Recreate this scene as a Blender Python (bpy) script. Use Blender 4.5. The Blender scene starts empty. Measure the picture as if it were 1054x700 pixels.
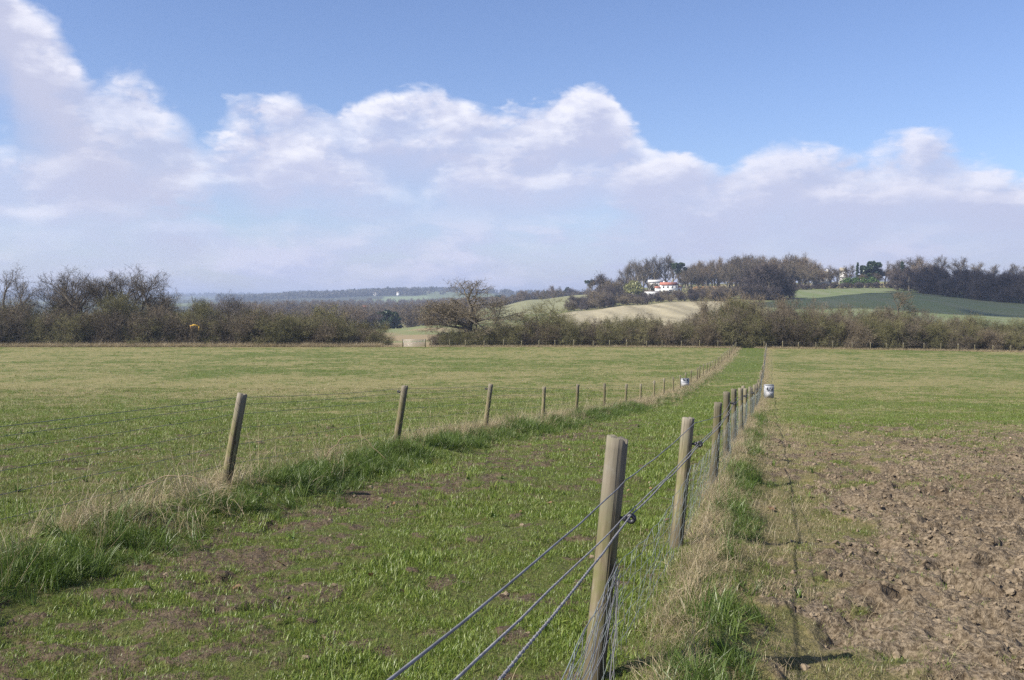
import bpy, math, random
import numpy as np

random.seed(7)
RNG = np.random.default_rng(11)
sc = bpy.context.scene
COL = sc.collection
PI = math.pi
EYE = 1.6                      # camera height above the ground under it

# ------------------------------------------------------------------ noise
def _hash(ix, iy, seed):
    h = (ix.astype(np.int64) * 374761393 + iy.astype(np.int64) * 668265263 + seed * 974711) & 0xFFFFFFFF
    h = ((h ^ (h >> 13)) * 1274126177) & 0xFFFFFFFF
    h = h ^ (h >> 16)
    return (h & 0xFFFFFF) / float(0xFFFFFF)

def vn(x, y, seed=0):
    x = np.asarray(x, float); y = np.asarray(y, float)
    fx = np.floor(x); fy = np.floor(y)
    tx = x - fx; ty = y - fy
    tx = tx * tx * tx * (tx * (tx * 6 - 15) + 10); ty = ty * ty * ty * (ty * (ty * 6 - 15) + 10)
    a = _hash(fx, fy, seed); b = _hash(fx + 1, fy, seed)
    c = _hash(fx, fy + 1, seed); d = _hash(fx + 1, fy + 1, seed)
    return (a * (1 - tx) + b * tx) * (1 - ty) + (c * (1 - tx) + d * tx) * ty

def fbm(x, y, seed=0, octv=4, gain=0.5):
    s = 0; a = 1; t = 0
    for k in range(octv):
        cx, sx = math.cos(0.6 * k), math.sin(0.6 * k)
        s = s + a * vn((x * cx - y * sx) * 2.03 ** k + 17.3 * k, (x * sx + y * cx) * 2.03 ** k + 5.1 * k, seed + k)
        t += a; a *= gain
    return s / t

def sst(a, b, x):
    t = np.clip((np.asarray(x, float) - a) / (b - a), 0, 1)
    return t * t * (3 - 2 * t)

def worley(x, y, seed=0):
    """distance to the nearest of scattered points, and that point's random number"""
    fx = np.floor(x); fy = np.floor(y); best = np.full(x.shape, 9.0); rid = np.zeros(x.shape)
    for i in (-1, 0, 1):
        for j in (-1, 0, 1):
            cx = fx + i; cy = fy + j
            d = np.hypot(cx + _hash(cx, cy, seed) - x, cy + _hash(cx, cy, seed + 7) - y)
            k = d < best; best = np.where(k, d, best); rid = np.where(k, _hash(cx, cy, seed + 13), rid)
    return best, rid

# ------------------------------------------------------------------ terrain
_py = np.array([-60, -20, 0, 4, 8.8, 12.9, 17, 21.3, 25.8, 30.2, 38.7, 47.6, 64, 93, 125, 150, 165, 200])
_pz = np.array([1.5, .4, 0, -.05, -.23, -.46, -.81, -1.17, -1.57, -1.93, -2.6, -3.2, -3.95, -4.95, -5.65, -5.95, -6.15, -7.0])
_fy = np.linspace(-60, 200, 2601)
_fz = np.interp(_fy, _py, _pz)
_k = np.exp(-0.5 * (np.arange(-40, 41) / 14.0) ** 2); _k /= _k.sum()
_fz = np.convolve(np.pad(_fz, 40, mode='edge'), _k, mode='valid')
def profile(y):
    return np.interp(y, _fy, _fz)

LSL, LC = 0.262, -4.95        # the left fence:  x = LC + LSL*y
RSL, RC = 0.265, -0.50        # the right fence: x = RC + RSL*y
def left_x(y): return LC + LSL * y
def right_x(y): return RC + RSL * y

TU = (np.array([-400, -100, 100, 250, 330, 400, 450, 500, 550, 600, 650, 700, 800, 900, 1054, 1400]) - 527) / 1000.0
TD = np.array([165, 220, 300, 400, 500, 600, 700, 850, 1100, 1600, 2500, 3500, 5000, 7000, 9500.])
TP = np.array([
 [0]*16,
 [362,362,362,360,356,352,351,351,350,350,350,350,352,354,355,355],
 [366,366,364,358,352,345,343,342,342,341,340,339,344,340,338,338],
 [360,360,358,352,348,339,335,334,333,331,329,326,330,324,326,330],
 [350,350,348,345,343,342,338,331,327,323,319,315,314,307,317,325],
 [344,344,342,338,338,338,335,325,321,316,309,305,304,301,309,318],
 [338,338,336,332,332,334,332,321,315,309,301,297,295,293,300,310],
 [332,332,330,327,328,330,328,318,309,304,297,292,291,290,296,305],
 [326,326,324,322,323,325,323,317,311,308,302,297,296,295,300,306],
 [320,319,318,318,318,319,316,314,311,310,308,306,304,304,306,308],
 [314,314,313,313,312,311,311,310,309,309,309,308,307,307,307,307],
 [312,311,310,308,304,301,300,302,304,306,306,306,306,306,306,306],
 [308]*16, [304]*16, [305]*16], float)
TE = (310 - TP) / 1000.0 * TD[:, None] + EYE
def side_fall(u, y):
    return 3.2 * np.clip(u, 0, .8) ** 2 * sst(60, 165, y)
TE[0, :] = profile(165.0) - side_fall(TU, 165.0)

def _cr(p0, p1, p2, p3, t):
    return 0.5 * (2 * p1 + (p2 - p0) * t + (2 * p0 - 5 * p1 + 4 * p2 - p3) * t * t + (3 * p1 - p0 - 3 * p2 + p3) * t ** 3)

def far_table(u, d):
    ld = np.log(TD); x = np.log(np.clip(d, TD[0], TD[-1] - 1e-3))
    i = np.clip(np.searchsorted(ld, x, side='right') - 1, 0, len(TD) - 2)
    t = (x - ld[i]) / (ld[i + 1] - ld[i])
    uu = np.clip(u, TU[0], TU[-1] - 1e-6)
    j = np.clip(np.searchsorted(TU, uu, side='right') - 1, 0, len(TU) - 2)
    s = (uu - TU[j]) / (TU[j + 1] - TU[j]); s = s * s * (3 - 2 * s)
    def row(r):
        r = np.clip(r, 0, len(TD) - 1)
        return TE[r, j] * (1 - s) + TE[r, j + 1] * s
    return _cr(row(i - 1), row(i), row(i + 1), row(i + 2), t)

def ground_z(x, y):
    """large form of the land"""
    x = np.asarray(x, float); y = np.asarray(y, float)
    u = x / np.maximum(y, 20.0)
    near = profile(y) - side_fall(u, y)
    dl = x - left_x(y)                       # distance to the right of the left fence
    near = near + 0.16 * np.exp(-((dl - 0.15) / 0.5) ** 2) * sst(90, 30, y)
    dr = x - right_x(y)
    near = near + 0.10 * np.exp(-((dr - 0.15) / 0.35) ** 2) * sst(60, 20, y)
    far = far_table(x / np.maximum(y, 100.0), np.maximum(y, 165.0))
    far = far + (fbm(x / 60, y / 60, 5, 2) - .5) * 1.2 * sst(170, 260, y)
    return np.where(y < 165, near, far)

def patch(x, y, s, seed):
    return fbm(x / s, y / s, seed, 3)

def soil_amount(x, y):
    """0 grass .. 1 bare trodden earth"""
    dr = x - right_x(y); dl = x - left_x(y)
    # poached ground on the right
    ang = y + (x - right_x(y)) * -0.55
    n1 = patch(x, y, 1.1, 31); n2 = patch(x, y, .28, 41)
    m = sst(23, 6.5, ang + (n1 - .5) * 12) * sst(.5, 1.6, dr + (n1 - .5) * 1.6)
    m = m * sst(.28, .56, n2 * .8 + .12 * n1 + .24 * sst(13, 3.5, ang) + .14 * sst(.8, 3.5, dr))
    m2 = sst(.52, .66, n2 * .65 + n1 * .35) * sst(34, 16, y) * sst(.2, .7, dr)
    mr = np.maximum(m, m2 * .85)
    # worn track in the lane beside the bank
    tr = np.exp(-((dl - 1.5 - .3 * np.sin(y * .6)) / .85) ** 2) * sst(40, 20, y)
    ml = sst(.45, .70, patch(x, y, .20, 51) * .7 + patch(x, y, 1.3, 52) * .3 + .11 * tr)
    ml = ml * (.35 + .65 * tr) * sst(.6, .95, dl) * (dr < 0)
    ml = np.maximum(ml, .8 * sst(.62, .70, patch(x, y, .22, 53)) * (dr < 0) * sst(30, 12, y))
    mp = .9 * sst(.60, .70, patch(x, y, .3, 61) * .7 + patch(x, y, 2.0, 62) * .3) * (dl < 0) * sst(45, 12, y)
    return np.clip(np.where(dr > 0, mr, np.where(dl < 0, mp, ml)), 0, 1) * (y < 120)

def dry_amount(x, y):
    dr = x - right_x(y); dl = x - left_x(y)
    a = .30 + .15 * sst(14, 60, y)
    n = patch(x, y, 5, 71) * .35 + patch(x, y, 1.0, 72) * .35 + patch(x, y, 22, 73) * .25 + patch(x, y, .3, 74) * .45 - .70
    a = a + n * 1.7
    a = a + (.10 * sst(25, 90, y) + .20 * np.exp(-((y - 62 + 14 * (patch(x, y, 20, 75) - .5)) / 16) ** 2)) * (dl < 0)
    a = a - .14 * ((dl > 0) & (dr < 0))
    a = a + .13 * (dr > 0) * sst(20, 60, y)
    a = a + .32 * np.exp(-((dr - .5) / .7) ** 2) + .34 * (dr > .2) * sst(30, 10, y)
    return np.clip(a, 0, 1)

def micro(x, y):
    """small relief, metres"""
    s = soil_amount(x, y)
    near = sst(70, 25, y)
    dr = x - right_x(y)
    base = (fbm(x / .45, y / .45, 81, 3) - .5) * .045 + (fbm(x / 2.2, y / 2.2, 85, 2) - .5) * .09
    wx = x + (fbm(x / .09, y / .09, 96, 2) - .5) * .09; wy = y + (fbm(x / .09, y / .09, 98, 2) - .5) * .09
    d1, r1 = worley(wx / .17, wy / .17, 201); d2, r2 = worley(wx / .065, wy / .065, 211)
    clod = (r1 - .35) * .085 * sst(.75, .35, d1) + (r2 - .3) * .032 * sst(.7, .3, d2) + (fbm(x / .55, y / .55, 93, 2) - .5) * .12
    clod = clod + (fbm(x / .05, y / .05, 95, 2) - .5) * .020
    hole = -np.clip(.34 - vn(x / .21, y / .21, 99), 0, 1) * .38
    amt = s * np.where(dr > 0, 1.0, .45)
    return near * (base + amt * (clod + hole))

def gz(x, y):
    return float(ground_z(np.array([x]), np.array([y]))[0])
def gzm(x, y):
    return ground_z(x, y) + micro(x, y)

# ------------------------------------------------------------------ helpers
def tag(o, label=None, cat=None, group=None, kind=None):
    if label: o['label'] = label
    if cat: o['category'] = cat
    if group: o['group'] = group
    if kind: o['kind'] = kind
    return o

def mesh_np(name, V, F, mat=None, smooth=False, link=True):
    """F: (n,k) int array, or a list of such arrays"""
    me = bpy.data.meshes.new(name)
    Fs = F if isinstance(F, list) else [F]
    Fs = [np.asarray(f, np.int32) for f in Fs if len(f)]
    V = np.asarray(V, np.float32)
    me.vertices.add(len(V)); me.vertices.foreach_set('co', V.ravel())
    nl = sum(f.size for f in Fs); npol = sum(len(f) for f in Fs)
    me.loops.add(nl); me.polygons.add(npol)
    me.loops.foreach_set('vertex_index', np.concatenate([f.ravel() for f in Fs]))
    tot = np.concatenate([np.full(len(f), f.shape[1], np.int32) for f in Fs])
    st = np.concatenate([[0], np.cumsum(tot)[:-1]]).astype(np.int32)
    me.polygons.foreach_set('loop_start', st)
    me.polygons.foreach_set('loop_total', tot)
    if smooth: me.polygons.foreach_set('use_smooth', np.ones(npol, bool))
    me.update(calc_edges=True); me.validate()
    if mat: me.materials.append(mat)
    return me

class MB:
    def __init__(s): s.v = []; s.q = []; s.t = []; s.n = 0
    def add(s, V, Q=None, T=None):
        V = np.asarray(V, float); s.v.append(V)
        if Q is not None and len(Q): s.q.append(np.asarray(Q) + s.n)
        if T is not None and len(T): s.t.append(np.asarray(T) + s.n)
        s.n += len(V)
    def box(s, c, size, rz=0, bev=0):
        x, y, z = [a / 2 for a in size]
        P = np.array([[i * x, j * y, k * z] for k in (-1, 1) for (i, j) in ((-1, -1), (1, -1), (1, 1), (-1, 1))])
        cr, sr = math.cos(rz), math.sin(rz)
        P = np.stack([P[:, 0] * cr - P[:, 1] * sr, P[:, 0] * sr + P[:, 1] * cr, P[:, 2]], 1) + np.array(c)
        s.add(P, [[0, 3, 2, 1], [4, 5, 6, 7], [0, 1, 5, 4], [1, 2, 6, 5], [2, 3, 7, 6], [3, 0, 4, 7]])
    def tube(s, P, R, n=4, cap=True):
        P = np.asarray(P, float); R = np.broadcast_to(np.asarray(R, float), (len(P),))
        T = np.gradient(P, axis=0); T /= np.linalg.norm(T, axis=1)[:, None] + 1e-9
        ref = np.array([0, 0, 1.0]) if abs(T[0, 2]) < .9 else np.array([1.0, 0, 0])
        A = np.cross(T, ref); A /= np.linalg.norm(A, axis=1)[:, None] + 1e-9
        B = np.cross(T, A)
        th = np.arange(n) * 2 * PI / n
        V = P[:, None, :] + R[:, None, None] * (np.cos(th)[None, :, None] * A[:, None, :] + np.sin(th)[None, :, None] * B[:, None, :])
        V = V.reshape(-1, 3)
        i = np.arange(len(P) - 1)[:, None] * n; j = np.arange(n)[None, :]; j2 = (j + 1) % n
        Q = np.stack([i + j, i + n + j, i + n + j2, i + j2], -1).reshape(-1, 4)
        T3 = []
        if cap and n > 2:
            a = 0; b = (len(P) - 1) * n
            T3 = [[a, a + k, a + k + 1] for k in range(1, n - 1)] + [[b, b + k + 1, b + k] for k in range(1, n - 1)]
        s.add(V, Q, T3)
    def mesh(s, name, mat, smooth=False):
        F = []
        if s.q: F.append(np.concatenate(s.q))
        if s.t: F.append(np.concatenate(s.t))
        return mesh_np(name, np.concatenate(s.v), F, mat, smooth)

def obj(name, me, parent=None, loc=(0, 0, 0), rz=0):
    o = bpy.data.objects.new(name, me); COL.objects.link(o)
    o.location = loc; o.rotation_euler = (0, 0, rz)
    if parent: o.parent = parent
    return o
def empty(name, loc, rz=0, sc_=1.0):
    o = bpy.data.objects.new(name, None); COL.objects.link(o)
    o.location = loc; o.rotation_euler = (0, 0, rz); o.scale = (sc_,) * 3 if not isinstance(sc_, tuple) else sc_
    o.empty_display_size = .2
    return o

# ------------------------------------------------------------------ materials
def new_mat(name):
    m = bpy.data.materials.new(name); m.use_nodes = True
    nt = m.node_tree; nt.nodes.clear()
    out = nt.nodes.new('ShaderNodeOutputMaterial')
    return m, nt, out

class G:
    """short node writer"""
    def __init__(s, nt): s.nt = nt
    def n(s, t, **kw):
        nd = s.nt.nodes.new(t)
        for k, v in kw.items(): setattr(nd, k, v)
        return nd
    def put(s, sock, v):
        if isinstance(v, bpy.types.NodeSocket): s.nt.links.new(v, sock)
        elif isinstance(v, (tuple, list)) and len(v) == 3 and sock.type == 'RGBA': sock.default_value = (*v, 1)
        else: sock.default_value = v
    def m(s, op, a, b=None, c=None, clamp=False):
        nd = s.n('ShaderNodeMath', operation=op, use_clamp=clamp)
        s.put(nd.inputs[0], a)
        if b is not None: s.put(nd.inputs[1], b)
        if c is not None: s.put(nd.inputs[2], c)
        return nd.outputs[0]
    def sst(s, a, b, x):
        nd = s.n('ShaderNodeMapRange', interpolation_type='SMOOTHSTEP')
        s.put(nd.inputs['Value'], x); s.put(nd.inputs['From Min'], a); s.put(nd.inputs['From Max'], b)
        return nd.outputs[0]
    def mix(s, f, a, b):
        nd = s.n('ShaderNodeMix', data_type='RGBA')
        s.put(nd.inputs[0], f); s.put(nd.inputs[6], a); s.put(nd.inputs[7], b)
        return nd.outputs[2]
    def noise(s, vec, scale, detail=4, rough=.5, dist=0, col=False, nrm=True):
        nd = s.n('ShaderNodeTexNoise')
        if vec is not None: s.put(nd.inputs['Vector'], vec)
        nd.inputs['Scale'].default_value = scale; nd.inputs['Detail'].default_value = detail
        nd.inputs['Roughness'].default_value = rough; nd.inputs['Distortion'].default_value = dist
        return nd.outputs['Color' if col else 'Fac']
    def attr(s, name, fac=True):
        nd = s.n('ShaderNodeAttribute', attribute_name=name)
        return nd.outputs['Fac' if fac else 'Color']
    def comb(s, x, y, z):
        nd = s.n('ShaderNodeCombineXYZ')
        s.put(nd.inputs[0], x); s.put(nd.inputs[1], y); s.put(nd.inputs[2], z)
        return nd.outputs[0]

def principled(g, out, color, rough=.9, metal=0, spec=.3, bump=None, bstr=.5, bdist=.02):
    p = g.n('ShaderNodeBsdfPrincipled')
    g.put(p.inputs['Base Color'], color); g.put(p.inputs['Roughness'], rough)
    g.put(p.inputs['Metallic'], metal); p.inputs['Specular IOR Level'].default_value = spec
    if bump is not None:
        b = g.n('ShaderNodeBump'); b.inputs['Strength'].default_value = bstr; b.inputs['Distance'].default_value = bdist
        g.put(b.inputs['Height'], bump); g.nt.links.new(b.outputs[0], p.inputs['Normal'])
    g.nt.links.new(p.outputs[0], out.inputs['Surface'])
    return p

def mat_plain(name, c1, c2=None, scale=3, rough=.85, metal=0, spec=.3, bump=0):
    m, nt, out = new_mat(name); g = G(nt)
    tc = g.n('ShaderNodeTexCoord').outputs['Object']
    nz = g.noise(tc, scale, 5, .6)
    c2 = c2 or tuple(x * .7 for x in c1)
    principled(g, out, g.mix(g.sst(.35, .65, nz), c1, c2), rough, metal, spec, nz if bump else None, bump)
    return m

def mat_leaf(name, c1, c2, trans=.35, rnd=True, hue=.0):
    """thin blade or leaf: diffuse with some light let through, random per instance"""
    c1 = tuple(v * .74 for v in c1); c2 = tuple(v * .74 for v in c2)
    m, nt, out = new_mat(name); g = G(nt)
    oi = g.n('ShaderNodeObjectInfo')
    geo = g.n('ShaderNodeNewGeometry')
    r = g.m('FRACT', g.m('ADD', oi.outputs['Random'], g.m('MULTIPLY', geo.outputs['Random Per Island'], .55)))
    col = g.mix(r, c1, c2)
    hs = g.n('ShaderNodeHueSaturation'); g.put(hs.inputs['Color'], col)
    g.put(hs.inputs['Value'], g.m('ADD', .75, g.m('MULTIPLY', geo.outputs['Random Per Island'], .5)))
    d = g.n('ShaderNodeBsdfDiffuse'); t = g.n('ShaderNodeBsdfTranslucent'); mx = g.n('ShaderNodeMixShader')
    nt.links.new(hs.outputs[0], d.inputs[0]); nt.links.new(hs.outputs[0], t.inputs[0])
    mx.inputs[0].default_value = trans
    nt.links.new(d.outputs[0], mx.inputs[1]); nt.links.new(t.outputs[0], mx.inputs[2])
    gl = g.n('ShaderNodeBsdfGlossy'); gl.inputs['Roughness'].default_value = .45; gl.inputs['Color'].default_value = (1, 1, 1, 1)
    mx2 = g.n('ShaderNodeMixShader'); mx2.inputs[0].default_value = .03
    nt.links.new(mx.outputs[0], mx2.inputs[1]); nt.links.new(gl.outputs[0], mx2.inputs[2])
    nt.links.new(mx2.outputs[0], out.inputs['Surface'])
    return m

def mat_twig(name, c1, c2):
    c1 = (c1[0] * .54, c1[1] * .58, c1[2] * .60); c2 = (c2[0] * .70, c2[1] * .75, c2[2] * .76)
    m, nt, out = new_mat(name); g = G(nt)
    oi = g.n('ShaderNodeObjectInfo')
    geo = g.n('ShaderNodeNewGeometry')
    nz = g.noise(geo.outputs['Position'], .35, 2)
    f = g.m('ADD', g.m('MULTIPLY', oi.outputs['Random'], .55), g.m('MULTIPLY', g.sst(.35, .65, nz), .45))
    d = g.n('ShaderNodeBsdfDiffuse'); g.put(d.inputs[0], g.mix(f, c1, c2))
    nt.links.new(d.outputs[0], out.inputs['Surface'])
    return m

# ------------------------------------------------------------------ world
SUN_EL = math.radians(41)
SUN_D = np.array([.90, .436])                    # horizontal way the light travels
world = bpy.data.worlds.new('World'); sc.world = world; world.use_nodes = True
world.cycles.sampling_method = 'MANUAL'; world.cycles.sample_map_resolution = 512
nt = world.node_tree; nt.nodes.clear(); g = G(nt)
WS = 0.074
TINT = (1.0, 1.01, 1.22, 1)
sky = g.n('ShaderNodeTexSky', sky_type='NISHITA'); sky.sun_disc = False
sky.sun_elevation = SUN_EL
sun_az = math.atan2(-SUN_D[0], -SUN_D[1])        # compass angle from +Y towards +X of the sun itself
sky.sun_rotation = sun_az
sky.air_density = 1.0; sky.dust_density = 0.6; sky.ozone_density = 2.5; sky.altitude = 60
tc = g.n('ShaderNodeTexCoord').outputs['Generated']
sp = g.n('ShaderNodeSeparateXYZ'); g.put(sp.inputs[0], tc)
X, Y, Z = sp.outputs
az = g.m('ARCTAN2', X, Y)
hyp = g.m('SQRT', g.m('ADD', g.m('MULTIPLY', X, X), g.m('MULTIPLY', Y, Y)))
te = g.m('DIVIDE', Z, g.m('MAXIMUM', hyp, .05))
lowc = g.m('POWER', g.m('MAXIMUM', te, 0.0), .85)
cvec = g.comb(az, g.m('MULTIPLY', lowc, 1.7), 0)
def dirpt(px, py):
    u = (px - 527) / 1000; a = math.atan(u); t = (310 - py) / 1000 / math.sqrt(1 + u * u)
    return a, t
def curve(pts):
    fc = g.n('ShaderNodeFloatCurve')
    P = sorted(dirpt(*p) for p in pts)
    P = [(-PI / 1.0, P[0][1])] + P if False else P
    cv = fc.mapping.curves[0]
    XY = [((a + .6) / 1.2, t / .4) for a, t in P]
    XY = [(min(max(x, 0), 1), min(max(y, 0), 1)) for x, y in XY]
    cv.points[0].location = XY[0]; cv.points[-1].location = XY[-1]
    for x, y in XY[1:-1]: cv.points.new(x, y)
    fc.mapping.extend = 'HORIZONTAL'; fc.mapping.update()
    g.put(fc.inputs['Value'], g.m('DIVIDE', g.m('ADD', az, .6), 1.2, clamp=True))
    return g.m('MULTIPLY', fc.outputs[0], .4)
# billows shared by the layers
def noise2(v, scale, detail, rough, dist=0):
    n = g.n('ShaderNodeTexNoise', noise_dimensions='2D'); g.put(n.inputs['Vector'], v)
    n.inputs['Scale'].default_value = scale; n.inputs['Detail'].default_value = detail
    n.inputs['Roughness'].default_value = rough; n.inputs['Distortion'].default_value = dist
    return n.outputs['Fac']
def shift(dx, dy):
    v = g.n('ShaderNodeVectorMath', operation='ADD'); g.put(v.inputs[0], cvec); v.inputs[1].default_value = (dx, dy, 0)
    return v.outputs[0]
def field(dx, dy):
    v = shift(dx, dy)
    wn = g.m('MULTIPLY', g.m('SUBTRACT', noise2(v, 30, 3, .6), .5), .05)
    v2 = g.n('ShaderNodeVectorMath', operation='ADD'); g.put(v2.inputs[0], v); g.put(v2.inputs[1], g.comb(wn, wn, 0)); v2 = v2.outputs[0]
    vo = g.n('ShaderNodeTexVoronoi', feature='SMOOTH_F1', voronoi_dimensions='2D'); g.put(vo.inputs['Vector'], v2)
    vo.inputs['Scale'].default_value = 13; vo.inputs['Smoothness'].default_value = .35
    vo2 = g.n('ShaderNodeTexVoronoi', feature='F1', voronoi_dimensions='2D'); g.put(vo2.inputs['Vector'], v2)
    vo2.inputs['Scale'].default_value = 43
    b = g.m('ADD', g.m('MULTIPLY', g.m('SUBTRACT', .42, vo.outputs['Distance']), .55), g.m('MULTIPLY', g.m('SUBTRACT', .4, vo2.outputs['Distance']), .18))
    a = g.m('SUBTRACT', noise2(v, 7, 8, .58, .2), .5)
    return g.m('ADD', a, b)
F0 = field(3.1, 1.7)
F1_ = field(3.1 - .014, 1.7 + .024)          # a little towards the sun
RELIEF = g.m('MULTIPLY', g.m('SUBTRACT', F0, F1_), 1.5)
LOWF = noise2(shift(9.3, 4.1), 5, 3, .5)
tint = g.n('ShaderNodeMix', data_type='RGBA', blend_type='MULTIPLY'); tint.inputs[0].default_value = 1
g.put(tint.inputs[6], sky.outputs[0]); tint.inputs[7].default_value = TINT
cur = tint.outputs[2]
STREAK = g.m('SUBTRACT', noise2(g.comb(az, g.m('MULTIPLY', te, 4.5), 0), 7, 6, .6, .3), .5)
def layer(pts, amp, edge, f0, f1, depth, cb, cd, alpha=1.0, x0=None, x1=None, holes=.22, rel=.8, strk=.5):
    """one bank of cloud: crisp billowed top following the curve, soft and greyer below, feathered ends x0 and x1"""
    global cur
    T = curve(pts)
    s = g.m('SUBTRACT', g.m('ADD', T, g.m('MULTIPLY', F0, amp)), te)
    al = g.m('MULTIPLY', g.sst(0, edge, s), g.m('SUBTRACT', 1, g.sst(f0, f1, s)))
    wob = g.m('ADD', az, g.m('MULTIPLY', F0, .10))
    if x0: al = g.m('MULTIPLY', al, g.sst(dirpt(x0[0], 200)[0], dirpt(x0[1], 200)[0], wob))
    if x1: al = g.m('MULTIPLY', al, g.m('SUBTRACT', 1, g.sst(dirpt(x1[0], 200)[0], dirpt(x1[1], 200)[0], wob)))
    sh = g.sst(-.15, 1.1, g.m('SUBTRACT', g.m('DIVIDE', s, depth), g.m('ADD', g.m('MULTIPLY', RELIEF, rel * 1.6), g.m('MULTIPLY', STREAK, strk * 2.2))))
    hole = g.sst(-.20, .12, g.m('ADD', F0, g.m('MULTIPLY', g.m('SUBTRACT', LOWF, .45), 1.2)))
    if strk > 1: al = g.m('MULTIPLY', al, g.m('ADD', .55, g.m('MULTIPLY', g.sst(-.22, .08, STREAK), .45)))
    al = g.m('MULTIPLY', g.m('MULTIPLY', al, alpha), g.m('ADD', 1 - holes, g.m('MULTIPLY', hole, holes)))
    cur = g.mix(al, cur, g.mix(sh, cb, cd))
# low haze bank over the horizon
layer([(-80, 205), (150, 195), (300, 185), (520, 175), (700, 180), (900, 170), (1130, 180)], .05, .10, 1, 2, .14, (5.7, 5.8, 7.2), (4.7, 5.0, 6.8), .95, holes=.2, rel=1.2, strk=1.3)
# right hand bank
layer([(560, 190), (630, 165), (660, 145), (700, 150), (735, 172), (760, 158), (800, 143), (850, 150), (900, 143), (960, 133), (1005, 150), (1060, 172), (1130, 175)], .05, .022, .05, .15, .05, (7.1, 7.1, 8.0), (4.5, 4.8, 6.4), .9, x0=(600, 680))
# middle bank
layer([(150, 150), (205, 118), (235, 108), (270, 98), (330, 104), (370, 98), (430, 93), (470, 100), (500, 112), (540, 108), (580, 97), (612, 88), (640, 108), (680, 150), (740, 190)], .040, .015, .06, .13, .050, (7.6, 7.6, 8.3), (4.5, 4.8, 6.4), .96, x0=(222, 275), x1=(640, 740))
# lower white row on the left
layer([(-90, 150), (0, 143), (60, 150), (100, 143), (150, 155), (200, 142), (240, 135), (280, 148), (330, 150), (375, 162), (420, 180), (460, 200)], .045, .022, .035, .085, .04, (7.6, 7.6, 8.3), (4.6, 4.9, 6.5), .9, x1=(360, 440))
layer([(-90, 220), (0, 210), (40, 222), (90, 214), (130, 228), (170, 220), (210, 215), (250, 232), (300, 240), (360, 230), (420, 250)], .04, .03, .012, .05, .03, (5.7, 5.8, 7.3), (4.7, 4.9, 6.8), .5, x1=(300, 420))
# nearer rows of puffs in the middle and on the right
layer([(400, 200), (450, 178), (500, 168), (560, 172), (610, 166), (650, 158), (690, 152), (730, 165), (780, 190)], .040, .016, .022, .065, .032, (7.3, 7.3, 8.1), (4.7, 5.0, 6.6), .8, x0=(400, 500), x1=(720, 800))
layer([(600, 205), (680, 198), (740, 190), (800, 182), (860, 190), (920, 178), (980, 186), (1054, 190), (1130, 190)], .040, .018, .020, .06, .030, (6.8, 6.8, 7.8), (4.7, 5.0, 6.6), .7, x0=(640, 760))
layer([(-90, 196), (0, 188), (50, 200), (90, 190), (140, 204), (200, 200)], .035, .016, .016, .045, .025, (6.8, 6.8, 7.8), (4.8, 5.1, 6.7), .7, x1=(110, 190))
# big cloud top left
layer([(-120, -90), (0, -60), (25, -10), (55, 22), (80, 45), (105, 68), (125, 66), (145, 68), (165, 88), (195, 112), (215, 135), (260, 160)], .045, .026, .08, .20, .08, (7.2, 7.2, 8.0), (4.5, 4.7, 6.1), .97, x1=(160, 212), holes=.2)
bg = g.n('ShaderNodeBackground'); g.put(bg.inputs[0], cur); bg.inputs[1].default_value = WS
wo = g.n('ShaderNodeOutputWorld'); nt.links.new(bg.outputs[0], wo.inputs[0])

sun = bpy.data.lights.new('sun', 'SUN'); sun.energy = 5.0; sun.angle = math.radians(.53); sun.color = (1, .93, .82)
so = bpy.data.objects.new('sun', sun); COL.objects.link(so)
from mathutils import Vector
sd = Vector((SUN_D[0] * math.cos(SUN_EL), SUN_D[1] * math.cos(SUN_EL), -math.sin(SUN_EL)))
so.rotation_euler = sd.to_track_quat('-Z', 'Y').to_euler(); so.location = (0, 0, 60)

# ------------------------------------------------------------------ camera
cam = bpy.data.cameras.new('camera'); cam.lens = 36 * 1000 / 1054; cam.sensor_width = 36
cam.clip_start = .05; cam.clip_end = 20000
co = bpy.data.objects.new('camera', cam); COL.objects.link(co)
co.location = (0, 0, EYE); co.rotation_euler = (math.radians(90 - 2.29), 0, 0)
sc.camera = co

# ------------------------------------------------------------------ ground sheets
def ground_rows():
    r = list(np.linspace(-40, -2, 14)) + list(np.linspace(-1.5, 1.5, 20))
    y = 1.52
    while y < 165:
        r.append(y)
        y += max(.012, y * (.0042 if y < 40 else .009))
    r = r + [165.0]
    f = [165.0]; y = 165 * 1.008
    while y < 9400: f.append(y); y *= 1.008
    return np.array(r), np.array(f + [9400.0])
RN, RF = ground_rows()
uc = np.concatenate([np.linspace(-1.6, -.68, 40)[:-1], np.linspace(-.68, .68, 660), np.linspace(.68, 1.6, 40)[1:]])

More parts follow.
